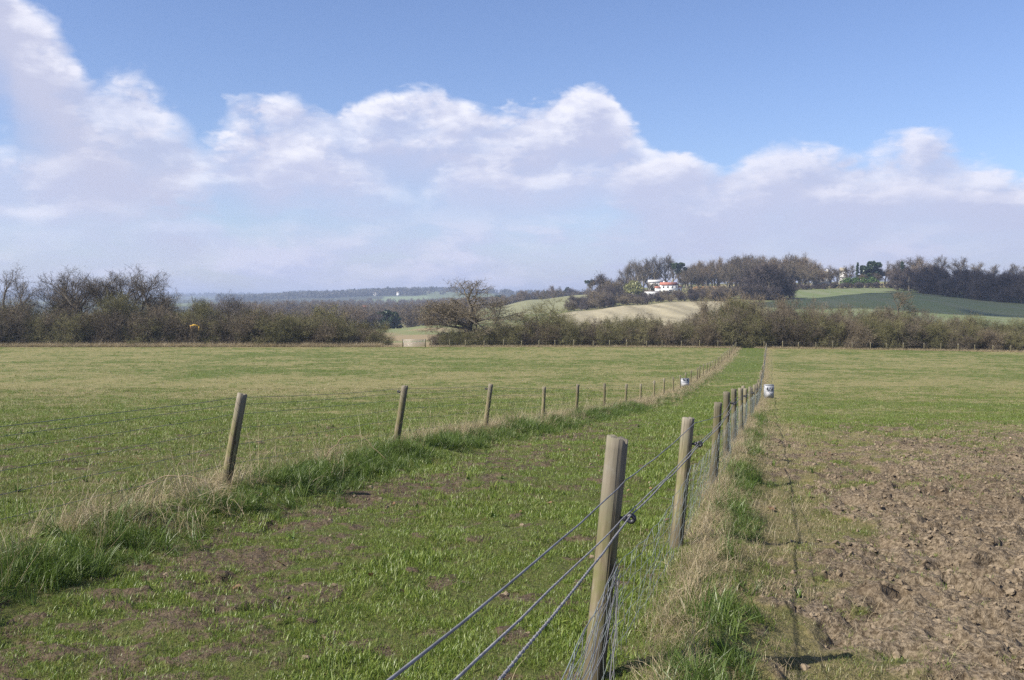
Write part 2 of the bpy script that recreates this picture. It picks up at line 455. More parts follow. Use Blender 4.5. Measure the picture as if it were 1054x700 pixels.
def grid_mesh(name, rows, u, fn, mat, colfn=None):
    w = np.sqrt(np.maximum(rows, 0) ** 2 + 3.0)
    w = np.where(rows < 0, np.sqrt(3.0) + (-rows) * .8, w)
    Xg = u[None, :] * w[:, None]; Yg = np.broadcast_to(rows[:, None], Xg.shape)
    xs, ys = Xg.ravel(), Yg.ravel()
    zs = fn(xs, ys)
    V = np.stack([xs, ys, zs], 1)
    R, C = Xg.shape
    i = np.arange(R - 1)[:, None] * C; j = np.arange(C - 1)[None, :]
    F = np.stack([i + j, i + j + 1, i + C + j + 1, i + C + j], -1).reshape(-1, 4)
    me = mesh_np(name, V, F, mat, smooth=True)
    if colfn:
        for nm, arr in colfn(xs, ys).items():
            if arr.ndim == 1:
                a = me.attributes.new(nm, 'FLOAT', 'POINT'); a.data.foreach_set('value', arr.astype(np.float32))
            else:
                a = me.attributes.new(nm, 'FLOAT_COLOR', 'POINT')
                a.data.foreach_set('color', np.concatenate([arr, np.ones((len(arr), 1))], 1).astype(np.float32).ravel())
    return me

# pasture material
m, nt, out = new_mat('pasture_ground'); g = G(nt)
pos = g.n('ShaderNodeNewGeometry').outputs['Position']
soil = g.attr('soil'); dry = g.attr('dry')
nf = g.noise(pos, 38, 5, .65); nm_ = g.noise(pos, 9, 5, .6); nb = g.noise(pos, 2.2, 4, .6)
fd = g.sst(.30, .80, g.m('ADD', dry, g.m('MULTIPLY', g.m('SUBTRACT', nm_, .5), 1.0)))
grassc = g.mix(fd, (.082, .108, .024), (.200, .180, .078))
sy = g.n('ShaderNodeSeparateXYZ'); g.put(sy.inputs[0], pos)
thatch = g.mix(g.sst(.35, .65, nf), (.042, .038, .016), (.125, .10, .05))
grassc = g.mix(g.m('SUBTRACT', 1, g.sst(9, 34, sy.outputs[1])), grassc, g.mix(.5, thatch, grassc))
grassc = g.mix(g.m('MULTIPLY', g.sst(.5, .72, nb), .35), grassc, (.050, .085, .016))
soilc = g.mix(g.sst(.32, .68, nf), (.066, .049, .031), (.265, .213, .148))
soilc = g.mix(g.m('MULTIPLY', g.sst(.45, .7, nb), .4), soilc, (.115, .08, .048))
soilc = g.mix(g.m('MULTIPLY', g.attr('damp'), .62), soilc, (.060, .042, .026))
fs = g.sst(.32, .68, g.m('ADD', soil, g.m('MULTIPLY', g.m('SUBTRACT', nm_, .5), .7)))
litter = g.mix(.0, grassc, soilc)
principled(g, out, g.mix(fs, litter, soilc), .95, 0, .15, g.m('ADD', nf, g.m('MULTIPLY', nm_, 1.5)), .9, .035)
MAT_PASTURE = m
def near_attr(x, y):
    return {'soil': soil_amount(x, y), 'dry': dry_amount(x, y), 'damp': np.where(x < right_x(y), 1.0, .4 * sst(.42, .62, patch(x, y, 1.4, 171)))}
me = grid_mesh('pasture', RN, uc, lambda x, y: np.where(y < 1.5, ground_z(x, y) + micro(x, y) * sst(-5, 0, y), gzm(x, y)), MAT_PASTURE, near_attr)
tag(obj('pasture', me), kind='structure')

# land beyond the hedge, coloured by what grows on it
def land_colour(x, y):
    u = x / y; px = u * 1000 + 527; n = fbm(x / 25, y / 25, 7, 3)
    c = np.tile(np.array([.17, .19, .075]), (len(x), 1))
    def blend(mask, col):
        mask = np.clip(mask, 0, 1)[:, None]
        return c * (1 - mask) + np.array(col) * mask
    fb = (fbm(x / 4, y / 70, 9, 3) - .5)
    c = blend(sst(.4, .6, n), (.22, .21, .10))
    # pale stubble hillside
    m_ = sst(560, 590, px) * sst(748, 742, px) * sst(300, 310, y) * sst(545, 535, y)
    c = blend(m_, (.36, .32, .21)); c = c * (1 + m_ * fb * .9)[:, None]
    # pale strip further left
    m_ = sst(500, 520, px) * sst(640, 625, px) * sst(560, 570, y) * sst(1050, 1000, y)
    c = blend(m_, (.25, .25, .135))
    # green crop
    m_ = sst(785, 800, px) * sst(300, 310, y) * sst(655, 650, y)
    c = blend(m_, (.165, .205, .088)); c = blend(m_ * sst(.08, .2, np.abs(fb)) * .5, (.25, .25, .17))
    # dry strip above it
    m_ = sst(730, 745, px) * sst(665, 670, y) * sst(760, 750, y)
    c = blend(m_, (.42, .36, .18))
    # field beyond the gate
    m_ = sst(360, 380, px) * sst(470, 450, px) * sst(430, 420, y)
    c = blend(m_, (.20, .22, .10))
    m_ = m_ * sst(.45, .6, n + .2 * sst(260, 210, y))
    c = blend(m_ * .8, (.32, .24, .15))
    # far country: dark woods and small fields
    w = sst(1150, 1300, y)
    c = blend(w, (.075, .085, .055))
    fld = sst(.60, .63, vn(x / 190, y / 420, 21)) * w
    c = blend(fld * .8, (.20, .24, .11))
    m_ = sst(392, 398, px) * sst(446, 438, px) * sst(2250, 2350, y) * sst(2950, 2850, y)
    c = blend(m_, (.24, .30, .15))
    return {'land': np.clip(c * .76, .01, .8)}
m, nt, out = new_mat('hill_land'); g = G(nt)
pos = g.n('ShaderNodeNewGeometry').outputs['Position']
nz = g.noise(pos, .35, 5, .65)
hs = g.n('ShaderNodeHueSaturation'); g.put(hs.inputs['Color'], g.attr('land', False))
g.put(hs.inputs['Value'], g.m('ADD', .72, g.m('MULTIPLY', nz, .56)))
principled(g, out, hs.outputs[0], .95, 0, .1, nz, .4, .6)
me = grid_mesh('hills', RF, np.concatenate([np.linspace(-1.6, -.68, 20)[:-1], np.linspace(-.68, .68, 330), np.linspace(.68, 1.6, 20)[1:]]),
               ground_z, m, land_colour)
tag(obj('hills', me), kind='structure')

# ------------------------------------------------------------------ scatter (stuff only)
def scatter_tree():
    ng = bpy.data.node_groups.new('scatter_on_points', 'GeometryNodeTree')
    ng.interface.new_socket('Geometry', in_out='INPUT', socket_type='NodeSocketGeometry')
    ng.interface.new_socket('Sorts', in_out='INPUT', socket_type='NodeSocketCollection')
    ng.interface.new_socket('Geometry', in_out='OUTPUT', socket_type='NodeSocketGeometry')
    gi = ng.nodes.new('NodeGroupInput'); go = ng.nodes.new('NodeGroupOutput')
    ci = ng.nodes.new('GeometryNodeCollectionInfo'); ci.transform_space = 'ORIGINAL'
    ci.inputs['Separate Children'].default_value = True; ci.inputs['Reset Children'].default_value = True
    ip = ng.nodes.new('GeometryNodeInstanceOnPoints'); ip.inputs['Pick Instance'].default_value = True
    def at(nm, ty):
        a = ng.nodes.new('GeometryNodeInputNamedAttribute'); a.data_type = ty; a.inputs[0].default_value = nm
        return a.outputs[0]
    L = ng.links.new
    L(gi.outputs[0], ip.inputs['Points']); L(gi.outputs[1], ci.inputs[0]); L(ci.outputs[0], ip.inputs['Instance'])
    L(at('idx', 'INT'), ip.inputs['Instance Index']); L(at('rot', 'FLOAT_VECTOR'), ip.inputs['Rotation'])
    L(at('scl', 'FLOAT_VECTOR'), ip.inputs['Scale']); L(ip.outputs[0], go.inputs[0])
    return ng
SCAT = scatter_tree()
def scatter(name, pts, protos, scl, rot=None, tilt=.15, label=None, cat=None):
    n = len(pts)
    me = bpy.data.meshes.new(name); me.vertices.add(n); me.vertices.foreach_set('co', pts.astype(np.float32).ravel())
    a = me.attributes.new('idx', 'INT', 'POINT'); a.data.foreach_set('value', RNG.integers(0, len(protos), n).astype(np.int32))
    R = np.stack([RNG.normal(0, tilt, n), RNG.normal(0, tilt, n), RNG.uniform(0, 2 * PI, n)], 1) if rot is None else rot
    a = me.attributes.new('rot', 'FLOAT_VECTOR', 'POINT'); a.data.foreach_set('vector', R.astype(np.float32).ravel())
    scl = np.broadcast_to(np.asarray(scl), (n,))
    S = np.stack([scl, scl, scl * RNG.uniform(.8, 1.2, n)], 1)
    a = me.attributes.new('scl', 'FLOAT_VECTOR', 'POINT'); a.data.foreach_set('vector', S.astype(np.float32).ravel())
    c = bpy.data.collections.new(name + '_sorts')
    for k, p in enumerate(protos):
        c.objects.link(bpy.data.objects.new('%s_sort_%02d' % (name, k), p))
    o = obj(name, me)
    md = o.modifiers.new('scatter', 'NODES'); md.node_group = SCAT
    ident = [it.identifier for it in SCAT.interface.items_tree if it.name == 'Sorts'][0]
    md[ident] = c
    tag(o, label, cat, kind='stuff')
    return o

def tuft(name, mat, nb, rad, h0, h1, w, lean=.6, curl=.7, seg=3, seed=0, flop=0):
    r = np.random.default_rng(seed)
    mb = MB()
    for k in range(nb):
        a = r.uniform(0, 2 * PI); b = r.uniform(0, 2 * PI)
        q = rad * math.sqrt(r.uniform()); p = np.array([math.cos(b) * q, math.sin(b) * q, -.01])
        h = r.uniform(h0, h1); ln = abs(r.normal(0, lean))
        ww = w * r.uniform(.6, 1.2)
        side = np.array([-math.sin(a + r.normal(0, .5)), math.cos(a), 0]); side /= np.linalg.norm(side)
        P = []; ang = ln; cur_ = curl * r.uniform(.2, 1.3) + flop * r.uniform(0, 1)
        pt = p.copy(); st = h / seg
        for i in range(seg + 1):
            P.append(pt.copy())
            d = np.array([math.cos(a) * math.sin(ang), math.sin(a) * math.sin(ang), math.cos(ang)])
            pt = pt + d * st; ang += cur_ / seg
            a += r.normal(0, .08 + flop * .2)
        V = []
        for i, pp in enumerate(P[:-1]):
            wi = ww * (1 - (i / seg) ** 1.5 * .75) / 2
            V += [pp - side * wi, pp + side * wi]
        V.append(P[-1])
        Q = [[2 * i, 2 * i + 1, 2 * i + 3, 2 * i + 2] for i in range(seg - 1)]
        T = [[2 * seg - 2, 2 * seg - 1, 2 * seg]]
        mb.add(V, Q, T)
    return mb.mesh(name, mat)

M_G1 = mat_leaf('grass_green', (.120, .205, .024), (.285, .350, .068))
M_G2 = mat_leaf('grass_dull', (.15, .175, .04), (.29, .28, .10))
M_ST = mat_leaf('grass_straw', (.34, .27, .15), (.60, .50, .31), .3)
M_LG = mat_leaf('grass_long', (.075, .145, .018), (.19, .265, .055))
short_g = [tuft('short_tuft', M_G1, 26, .06, .014, .055, .0042, .95, .9, 3, s) for s in range(6)]
short_d = [tuft('short_dull_tuft', M_G2, 22, .06, .012, .05, .0040, 1.0, .9, 3, 20 + s) for s in range(5)]
short_s = [tuft('short_straw_tuft', M_ST, 12, .06, .015, .055, .0032, 1.3, .6, 2, 30 + s) for s in range(3)]
long_g = [tuft('long_tuft', M_LG, 36, .07, .12, .33, .006, .35, 1.3, 5, 40 + s) for s in range(5)]
long_s = [tuft('straw_tuft', M_ST, 34, .10, .15, .45, .0038, .6, 1.5, 5, 50 + s, .9) for s in range(5)]
stalk_s = [tuft('stalk_tuft', M_ST, 7, .06, .40, .75, .003, .25, .5, 5, 60 + s, .3) for s in range(3)]

def field_pts(n, y0, y1, um=.66, mw=1.5):
    """random places, even over the ground between y0 and y1"""
    yy = np.sqrt(RNG.uniform(0, 1, n) * (y1 ** 2 - y0 ** 2) + y0 ** 2)
    xx = RNG.uniform(-1, 1, n) * (um * yy + mw)
    return xx, yy
def area(y0, y1, um=.66, mw=1.5): return um * (y1 ** 2 - y0 ** 2) + 2 * mw * (y1 - y0)
SX, SY, SS, SK = [], [], [], []
for (y0, y1, dens, s) in ((.8, 5, 1250, .80), (5, 9, 900, .85), (9, 16, 430, 1.05), (16, 30, 150, 1.5), (30, 60, 40, 2.0), (60, 110, 5, 2.8), (110, 163, 2.0, 3.2)):
    n = int(dens * area(y0, y1)); x, y = field_pts(n, y0, y1)
    so_ = soil_amount(x, y); dr_ = dry_amount(x, y)
    keep = RNG.uniform(0, 1, n) > so_ * np.where(x > right_x(y), .96 - .24 * sst(7, 15, y), .66)
    keep &= RNG.uniform(0, 1, n) < .50 + .50 * sst(.34, .56, patch(x, y, .35, 111) * .6 + patch(x, y, 1.6, 112) * .4)
    hs_ = (.45 + 1.1 * patch(x, y, .7, 120) * patch(x, y, .25, 121) * 2) * np.where(x > right_x(y), .75, 1.0)
    kind = RNG.uniform(0, 1, n) + (dr_ - .35) * 1.1
    SX.append(x[keep]); SY.append(y[keep]); SS.append((s * hs_ * RNG.uniform(.75, 1.25, n))[keep]); SK.append(kind[keep])
SX, SY, SS, SK = map(np.concatenate, (SX, SY, SS, SK))
SZ = gzm(SX, SY); P3 = np.stack([SX, SY, SZ], 1)
k1 = SK < .62; k2 = (SK >= .62) & (SK < .97); k3 = SK >= .97
scatter('pasture_grass', P3[k1], short_g, SS[k1], label='short grazed green grass over the fields and the lane', cat='grass')
scatter('faded_grass', P3[k2], short_d, SS[k2], label='short dull yellowish grass mixed through the fields', cat='grass')
scatter('dry_grass', P3[k3], short_s, SS[k3] * .85, label='short straw coloured dead grass lying in the fields', cat='grass')

# banks of long grass along both fences
def along(n, y0, y1, fx, mu, sg, pw=1.6):
    t = RNG.uniform(0, 1, n) ** pw
    y = y0 + (y1 - y0) * t; x = fx(y) + RNG.normal(mu, sg, n)
    return x, y
def stand(name, sets, protos, label, cat='grass', tilt=.2):
    P, S = [], []
    for (x, y, s) in sets:
        P.append(np.stack([x, y, gzm(x, y) - .01], 1)); S.append(np.broadcast_to(s, x.shape))
    return scatter(name, np.concatenate(P), protos, np.concatenate(S), label=label, cat=cat, tilt=tilt)
def cl(x, y, seed, lo=.35, hi=.6): return sst(lo, hi, patch(x, y, .8, seed))
x, y = along(5200, 3, 34, left_x, .42, .24, 1.3); k = RNG.uniform(0, 1, len(x)) < .12 + .88 * cl(x, y, 131, .36, .55); x, y = x[k], y[k]
x2, y2 = along(1700, .3, 30, right_x, .24, .10, 1.6); k = RNG.uniform(0, 1, len(x2)) < .04 + .96 * cl(x2, y2, 133, .46, .62); x2, y2 = x2[k], y2[k]
x3, y3 = along(900, 30, 90, left_x, .5, .3, 1.3)
stand('long_green_grass', [(x, y, RNG.uniform(.42, .86, len(x)) * (.35 + 1.15 * patch(x, y, .45, 150))), (x2, y2, RNG.uniform(.3, .72, len(x2)) * (.4 + 1.1 * patch(x2, y2, .4, 151))), (x3, y3, RNG.uniform(.5, .8, len(x3)))], long_g,
      'long lush green grass along the foot of the wire fences', tilt=.35)
x, y = along(2000, 3, 40, left_x, -.02, .24, 1.1); k = RNG.uniform(0, 1, len(x)) < .10 + .9 * cl(x, y, 135, .42, .60); x, y = x[k], y[k]
x2, y2 = along(1500, .5, 40, right_x, .08, .08, 1.5)
x3, y3 = along(2600, 34, 161, left_x, .1, .4, 1.1)
x4, y4 = along(1100, 30, 161, right_x, .2, .16, 1.1)
stand('long_dry_grass', [(x, y, RNG.uniform(.55, 1.15, len(x))), (x2, y2, RNG.uniform(.30, .68, len(x2)) * sst(-2, 6, y2)), (x3, y3, RNG.uniform(.7, 1.2, len(x3))), (x4, y4, RNG.uniform(.4, .8, len(x4)))], long_s,
      'long bleached straw grass tangled along the wire fences', tilt=.35)
flat_s = [tuft('flat_straw_tuft', M_ST, 22, .12, .10, .26, .0034, 1.45, .35, 4, 80 + s, .8) for s in range(4)]
x, y = along(3800, .8, 26, right_x, .55, .5, 1.4); k = RNG.uniform(0, 1, len(x)) < .8 * cl(x, y, 161, .38, .6) * (1 - .6 * soil_amount(x, y)); x, y = x[k], y[k]
x2, y2 = along(2200, 3, 40, left_x, .75, .5, 1.3); k = RNG.uniform(0, 1, len(x2)) < cl(x2, y2, 162, .46, .62); x2, y2 = x2[k], y2[k]
stand('flattened_straw', [(x, y, RNG.uniform(.35, .7, len(x))), (x2, y2, RNG.uniform(.3, .6, len(x2)))], flat_s, 'flattened dead straw lying beside the fences', tilt=.15)
x, y = along(230, 5, 45, left_x, -.05, .28, 1.2)
stand('dry_stalks', [(x, y, RNG.uniform(.6, 1.1, len(x)))], stalk_s, 'thin pale grass stalks rising beside the left hand fence')
# rough verge under the far hedge
n = 14000; x = RNG.uniform(-160, 120, n); y = 164.0 + np.abs(RNG.normal(0, 1.6, n)) - 1.2
k = ~((x > -19) & (x < -14)) & ~((x > 38.5) & (x < 41)); x, y = x[k], y[k]
P = np.stack([x, y, ground_z(x, y)], 1)
scatter('verge_grass', P, long_s, np.where(x < -22, 2.9, 1.5) * RNG.uniform(.6, 1.2, len(x)), label='bleached rough grass on the verge below the far hedge', cat='grass')

M_WD = mat_leaf('weed_leaf', (.07, .14, .02), (.16, .22, .05), .2)
weeds = [tuft('weed', M_WD, 9, .015, .04, .10, .026, 1.25, .5, 4, 90 + s) for s in range(3)]
n = 2600; x, y = field_pts(n, 1.2, 24); k = (RNG.uniform(0, 1, n) < .5 * sst(.45, .62, patch(x, y, 1.0, 180))) & (soil_amount(x, y) < .7); x, y = x[k], y[k]
scatter('flat_weeds', np.stack([x, y, gzm(x, y) + .01], 1), weeds, RNG.uniform(.4, 1.0, len(x)), label='small flat broad leaved weeds in the grass', cat='weeds')
# clods and dead leaves
def clod_me(seed, mat):
    r = np.random.default_rng(seed)
    bm_v = []; 
    import bmesh
    b = bmesh.new(); bmesh.ops.create_icosphere(b, subdivisions=2, radius=1)
    for v in b.verts:
        q = np.array(v.co); f = 1 + (vn(np.array([q[0] * 1.7 + 9]), np.array([q[1] * 1.7 + q[2] * 2.3]), seed)[0] - .5) * 1.1 + r.normal(0, .07)
        v.co = (q[0] * f, q[1] * f * .8, q[2] * f * .6)
    me = bpy.data.meshes.new('clod'); b.to_mesh(me); b.free(); me.materials.append(mat); return me
m, nt, out = new_mat('clod_earth'); g = G(nt)
pos = g.n('ShaderNodeNewGeometry').outputs['Position']; nf = g.noise(pos, 45, 4, .6)
oi = g.n('ShaderNodeObjectInfo').outputs['Random']
principled(g, out, g.mix(g.m('ADD', g.m('MULTIPLY', nf, .6), g.m('MULTIPLY', oi, .4)), (.08, .06, .038), (.28, .225, .158)), .95, 0, .1, nf, .8, .01)
clods = [clod_me(s, m) for s in range(5)]
n = 110000; x, y = field_pts(n, 1.2, 26); k = RNG.uniform(0, 1, n) < soil_amount(x, y) ** 1.5 * np.where(x > right_x(y), .9, .05); x, y = x[k], y[k]
P = np.stack([x, y, gzm(x, y)], 1)
scatter('soil_clods', P, clods, np.minimum(RNG.gamma(2.0, .0055, len(x)) + .004, .024), tilt=.5, label='crumbled clods of bare brown earth in the trodden ground', cat='soil')
M_DL = mat_leaf('dead_leaf', (.20, .11, .06), (.32, .21, .12), .2)
def leaf_me(s):
    r = np.random.default_rng(s); a = np.linspace(0, 2 * PI, 9)[:-1]
    V = [[0, 0, .004]] + [[math.cos(t) * .03 * r.uniform(.7, 1.1), math.sin(t) * .018 * r.uniform(.7, 1.1), r.uniform(0, .014)] for t in a]
    return mesh_np('leaf', V, np.array([[0, i + 1, (i + 1) % 8 + 1] for i in range(8)]), M_DL)
n = 2600; x, y = field_pts(n, 1.2, 22); k = RNG.uniform(0, 1, n) < .25 * sst(.4, .6, patch(x, y, 1.2, 140)); x, y = x[k], y[k]
scatter('dead_leaves', np.stack([x, y, gzm(x, y) + .02], 1), [leaf_me(s) for s in range(3)], RNG.uniform(.6, 1.2, len(x)), tilt=.4, label='small brown dead leaves lying in the grass', cat='leaves')

# ------------------------------------------------------------------ trees
def rot_about(v, axis, a):
    return v * math.cos(a) + np.cross(axis, v) * math.sin(a) + axis * np.dot(axis, v) * (1 - math.cos(a))
def perp(v, r):
    w = r.normal(0, 1, 3); w -= v * np.dot(v, w); return w / (np.linalg.norm(w) + 1e-9)

def ribbons(mb, P0, P1, W, r):
    n = len(P0); D = P1 - P0
    side = np.cross(D, r.normal(0, 1, (n, 3))); side /= np.linalg.norm(side, axis=1)[:, None] + 1e-9
    s = side * (W / 2)[:, None]
    V = np.stack([P0 - s, P0 + s, P1], 1).reshape(-1, 3)
    mb.add(V, None, np.arange(3 * n).reshape(-1, 3))

def bare_tree(seed, H, spread=.5, trunk_h=.22, stems=1, levels=4, kids=(5, 5, 4, 4), twigs=12, tw_len=.8, tw_w=.018, gnarl=.25, up=.25, r0=.03, droop=0, wr=1.0):
    """returns (trunk mesh builder, crown mesh builder) of a leafless tree H metres high"""
    r = np.random.default_rng(seed)
    tb, cb = MB(), MB(); T0, T1 = [], []
    def branch(p, d, L, rad, lev):
        n = 4 if lev < 2 else 3
        pts = [p.copy()]; dd = d.copy()
        for i in range(n):
            dd = dd + r.normal(0, gnarl * (.5 if lev == 0 else 1), 3) * .6 + np.array([0, 0, up * (.4 if lev else .1) - droop * lev * .05])
            dd /= np.linalg.norm(dd); pts.append(pts[-1] + dd * L / n)
        pts = np.array(pts); taper = np.linspace(1, .55 if lev == 0 else .35, n + 1)
        (tb if lev <= 1 else cb).tube(pts, rad * taper, 7 if lev == 0 else (5 if lev == 1 else 3), cap=False)
        if lev >= levels - 1:
            for k in range(twigs):
                t = r.uniform(.15, 1) * n; i = min(int(t), n - 1); q = pts[i] + (pts[i + 1] - pts[i]) * (t - i)
                v = dd * .5 + r.normal(0, .6, 3) + np.array([0, 0, up * .5]); v /= np.linalg.norm(v)
                l = tw_len * r.uniform(.4, 1.2); e = q + v * l; T0.append(q); T1.append(e)
                for s in range(2):
                    v2 = v + r.normal(0, .55, 3); v2 /= np.linalg.norm(v2)
                    q2 = q + v * l * r.uniform(.3, .9); T0.append(q2); T1.append(q2 + v2 * l * .6)
            return
        K = kids[lev]
        for k in range(K):
            t = (.45 + .55 * (k + r.uniform(0, 1)) / K) * n if lev else (trunk_h + (1 - trunk_h) * (k + r.uniform(0, .8)) / K) * n
            t = min(t, n - 1e-3); i = int(t); q = pts[i] + (pts[i + 1] - pts[i]) * (t - i)
            loc = pts[i + 1] - pts[i]; loc /= np.linalg.norm(loc)
            ang = r.uniform(.45, 1.05) * (1.15 if lev == 0 else .85) * (spread / .5)
            v = rot_about(loc, perp(loc, r), ang)
            v[2] = max(v[2], -.15 if lev else .02)
            v /= np.linalg.norm(v)
            rr = rad * np.interp(t / n, [0, 1], [taper[0], taper[-1]]) * r.uniform(.5, .72)
            branch(q, v, L * r.uniform(.58, .82) * (1 if lev else .85), rr, lev + 1)
        branch(pts[-1], dd, L * .62, rad * taper[-1] * .9, lev + 1)
    for s in range(stems):
        if stems == 1: p = np.array([0, 0, -.4]); d = np.array([r.normal(0, .05), r.normal(0, .05), 1.])
        else:
            a = r.uniform(0, 2 * PI); q = H * .12 * math.sqrt(r.uniform()); p = np.array([math.cos(a) * q, math.sin(a) * q, -.3])
            d = np.array([math.cos(a) * spread * .9 * r.uniform(.2, 1.4), math.sin(a) * spread * .9 * r.uniform(.2, 1.4), 1.])
        d /= np.linalg.norm(d)
        branch(p, d, H * (.42 if stems == 1 else .38) * r.uniform(.85, 1.1), H * r0 * (1 if stems == 1 else .5), 0)
    T0 = np.array(T0); T1 = np.array(T1)
    ribbons(cb, T0, T1, r.uniform(.6, 1.3, len(T0)) * tw_w, r)
    al = np.concatenate(cb.v); f = H / np.percentile(al[:, 2], 99.7)
    fr_ = wr * H / (2 * np.percentile(np.hypot(al[:, 0], al[:, 1]), 93))
    for b in (tb, cb): b.v = [v * np.array([fr_, fr_, f]) for v in b.v]
    return tb, cb

def tree_proto(name, seed, bark, twig, **kw):
    tb, cb = bare_tree(seed, **kw)
    return (tb.mesh(name + '_trunk', bark, True), cb.mesh(name + '_crown', twig))

M_BARK = mat_plain('bark', (.13, .115, .09), (.07, .06, .045), 2.5, .95, bump=.5)
M_BARKP = mat_plain('pale_bark', (.26, .23, .17), (.15, .13, .09), 2.5, .95, bump=.5)
M_TW = mat_twig('twigs_grey_brown', (.13, .10, .07), (.235, .185, .135))
M_TWO = mat_twig('twigs_olive', (.135, .125, .055), (.26, .225, .115))
M_TWK = mat_twig('twigs_oak', (.23, .18, .12), (.26, .205, .14))
M_TWR = mat_twig('twigs_russet', (.25, .175, .115), (.30, .22, .14))
M_TWP = mat_twig('twigs_plum', (.13, .10, .09), (.17, .135, .12))
M_TWB = mat_twig('twigs_brown', (.18, .135, .09), (.29, .225, .155))

PROT = {}; OAKSEED = 112
PROT['ash'] = [tree_proto('ash', 100 + i, M_BARK, M_TW, wr=1.0, H=14, spread=.5, kids=(6, 5, 5), levels=4, twigs=14, tw_len=.9, tw_w=.026) for i in range(3)]
PROT['oak'] = [tree_proto('oak', OAKSEED, M_BARK, M_TWK, wr=1.22, H=11, spread=.78, trunk_h=.5, kids=(8, 6, 5), levels=4, twigs=17, tw_len=.75, tw_w=.030, gnarl=.38, up=.14, r0=.045)]
PROT['pale'] = [tree_proto('pale', 121, M_BARKP, M_TWO, wr=1.45, H=9, spread=.8, trunk_h=.3, kids=(6, 5, 5), levels=4, twigs=10, tw_len=.9, tw_w=.022, gnarl=.35, up=.15, r0=.03)]
PROT['bush'] = [tree_proto('bush', 130 + i, M_BARK, [M_TWO, M_TW, M_TWB, M_TWO][i], wr=1.35, H=6, spread=.75, trunk_h=.12, stems=7, kids=(5, 4, 4), levels=4, twigs=6, tw_len=.6, tw_w=.026, gnarl=.35, up=.08, r0=.025) for i in range(4)]
PROT['thorn'] = [tree_proto('thorn', 140 + i, M_BARK, [M_TWB, M_TWO, M_TW][i], wr=1.15, H=8, spread=.65, trunk_h=.2, stems=4, kids=(5, 5, 4), levels=4, twigs=9, tw_len=.7, tw_w=.026, gnarl=.3, up=.12) for i in range(3)]
PROT['wood'] = [tree_proto('wood', 150 + i, [M_BARK, M_BARKP, M_BARK][i], [M_TWB, M_TW, M_TWR][i], wr=0.85, H=17, spread=.5, trunk_h=.3, kids=(7, 5, 4), levels=3, twigs=30, tw_len=1.7, tw_w=.07, gnarl=.25) for i in range(3)]
PROT['darkwood'] = [tree_proto('darkwood', 160 + i, M_BARK, M_TWP, wr=1.0, H=15, spread=.6, trunk_h=.04, kids=(7, 5, 4), levels=3, twigs=44, tw_len=1.8, tw_w=.095, gnarl=.25) for i in range(2)]
PROT['scrub'] = [tree_proto('scrub', 170 + i, M_BARK, [M_TWP, M_TWB][i], wr=1.25, H=8, spread=.7, trunk_h=.15, stems=4, kids=(4, 4), levels=3, twigs=22, tw_len=1.2, tw_w=.07, gnarl=.3) for i in range(2)]

M_EV = mat_leaf('evergreen', (.018, .045, .016), (.05, .085, .03), .1)
M_EVG = mat_leaf('bright_hedge', (.06, .13, .02), (.11, .19, .03), .2)
M_WIL = mat_leaf('willow_leaf', (.30, .32, .11), (.42, .42, .18), .3)
M_BEE = mat_leaf('beech_leaf', (.42, .24, .09), (.52, .33, .14), .2)
def leafy(seed, H, R, mat, trunk_h=0.0, nleaf=2600, ls=.5, shape='dome', clumps=26):
    r = np.random.default_rng(seed); cb = MB(); tb = MB()
    C, S = [], []
    for k in range(clumps):
        a = r.uniform(0, 2 * PI); t = r.uniform(0, 1)
        if shape == 'cone': z = trunk_h + (H - trunk_h) * (.05 + .9 * t); q = R * (1 - t) ** .8 * r.uniform(.3, 1); s = R * (.18 + .28 * (1 - t))
        elif shape == 'flat': z = H - (H - trunk_h) * (.2 + .5 * t * t); q = R * math.sqrt(r.uniform()) * .85; s = R * .28
        else: z = trunk_h + (H - trunk_h) * (.12 + .72 * t); q = R * math.sqrt(max(0, 1 - (t * 1.0) ** 2.2)) * r.uniform(.2, .9); s = R * .33
        C.append([math.cos(a) * q, math.sin(a) * q, z]); S.append(s * r.uniform(.7, 1.2))
    C = np.array(C); S = np.array(S)
    k = r.integers(0, clumps, nleaf); d = r.normal(0, 1, (nleaf, 3)); d /= np.linalg.norm(d, axis=1)[:, None]
    P = C[k] + d * (S[k] * r.uniform(.55, 1.05, nleaf))[:, None] * np.array([1, 1, .7])
    P[:, 2] = np.maximum(P[:, 2], .1)
    a_ = r.normal(0, 1, (nleaf, 3)); a_ /= np.linalg.norm(a_, axis=1)[:, None]; b_ = np.cross(a_, r.normal(0, 1, (nleaf, 3))); b_ /= np.linalg.norm(b_, axis=1)[:, None]
    l = ls * r.uniform(.5, 1.2, nleaf)[:, None]
    V = np.stack([P - a_ * l, P + b_ * l * .6, P + a_ * l, P - b_ * l * .6], 1).reshape(-1, 3)
    cb.add(V, np.arange(4 * nleaf).reshape(-1, 4))
    tb.tube([[0, 0, -.4], [R * .03, 0, H * .4], [0, R * .04, H * .8]], [H * .022, H * .018, H * .008], 7)
    for q in C[:10]: tb.tube([[0, 0, trunk_h * .9 + .2], (q * np.array([.5, .5, .8])), q], [H * .01, H * .007, H * .003], 4)
    return (tb.mesh('leafy_trunk', M_BARK, True), cb.mesh('leafy_crown', mat))
PROT['pine'] = [leafy(201, 15, 5.5, M_EV, 7, 2600, .45, 'flat', 22)]
PROT['conifer'] = [leafy(211 + i, 12, 4.5, M_EV, .5, 2600, .55, 'dome') for i in range(2)]
PROT['spire'] = [leafy(221, 14, 3.2, M_EV, .5, 2200, .5, 'cone')]
PROT['greenbush'] = [leafy(231, 4, 4, M_EVG, .1, 1800, .35)]
PROT['willow'] = [leafy(241, 8, 5.5, M_WIL, .5, 2600, .5)]
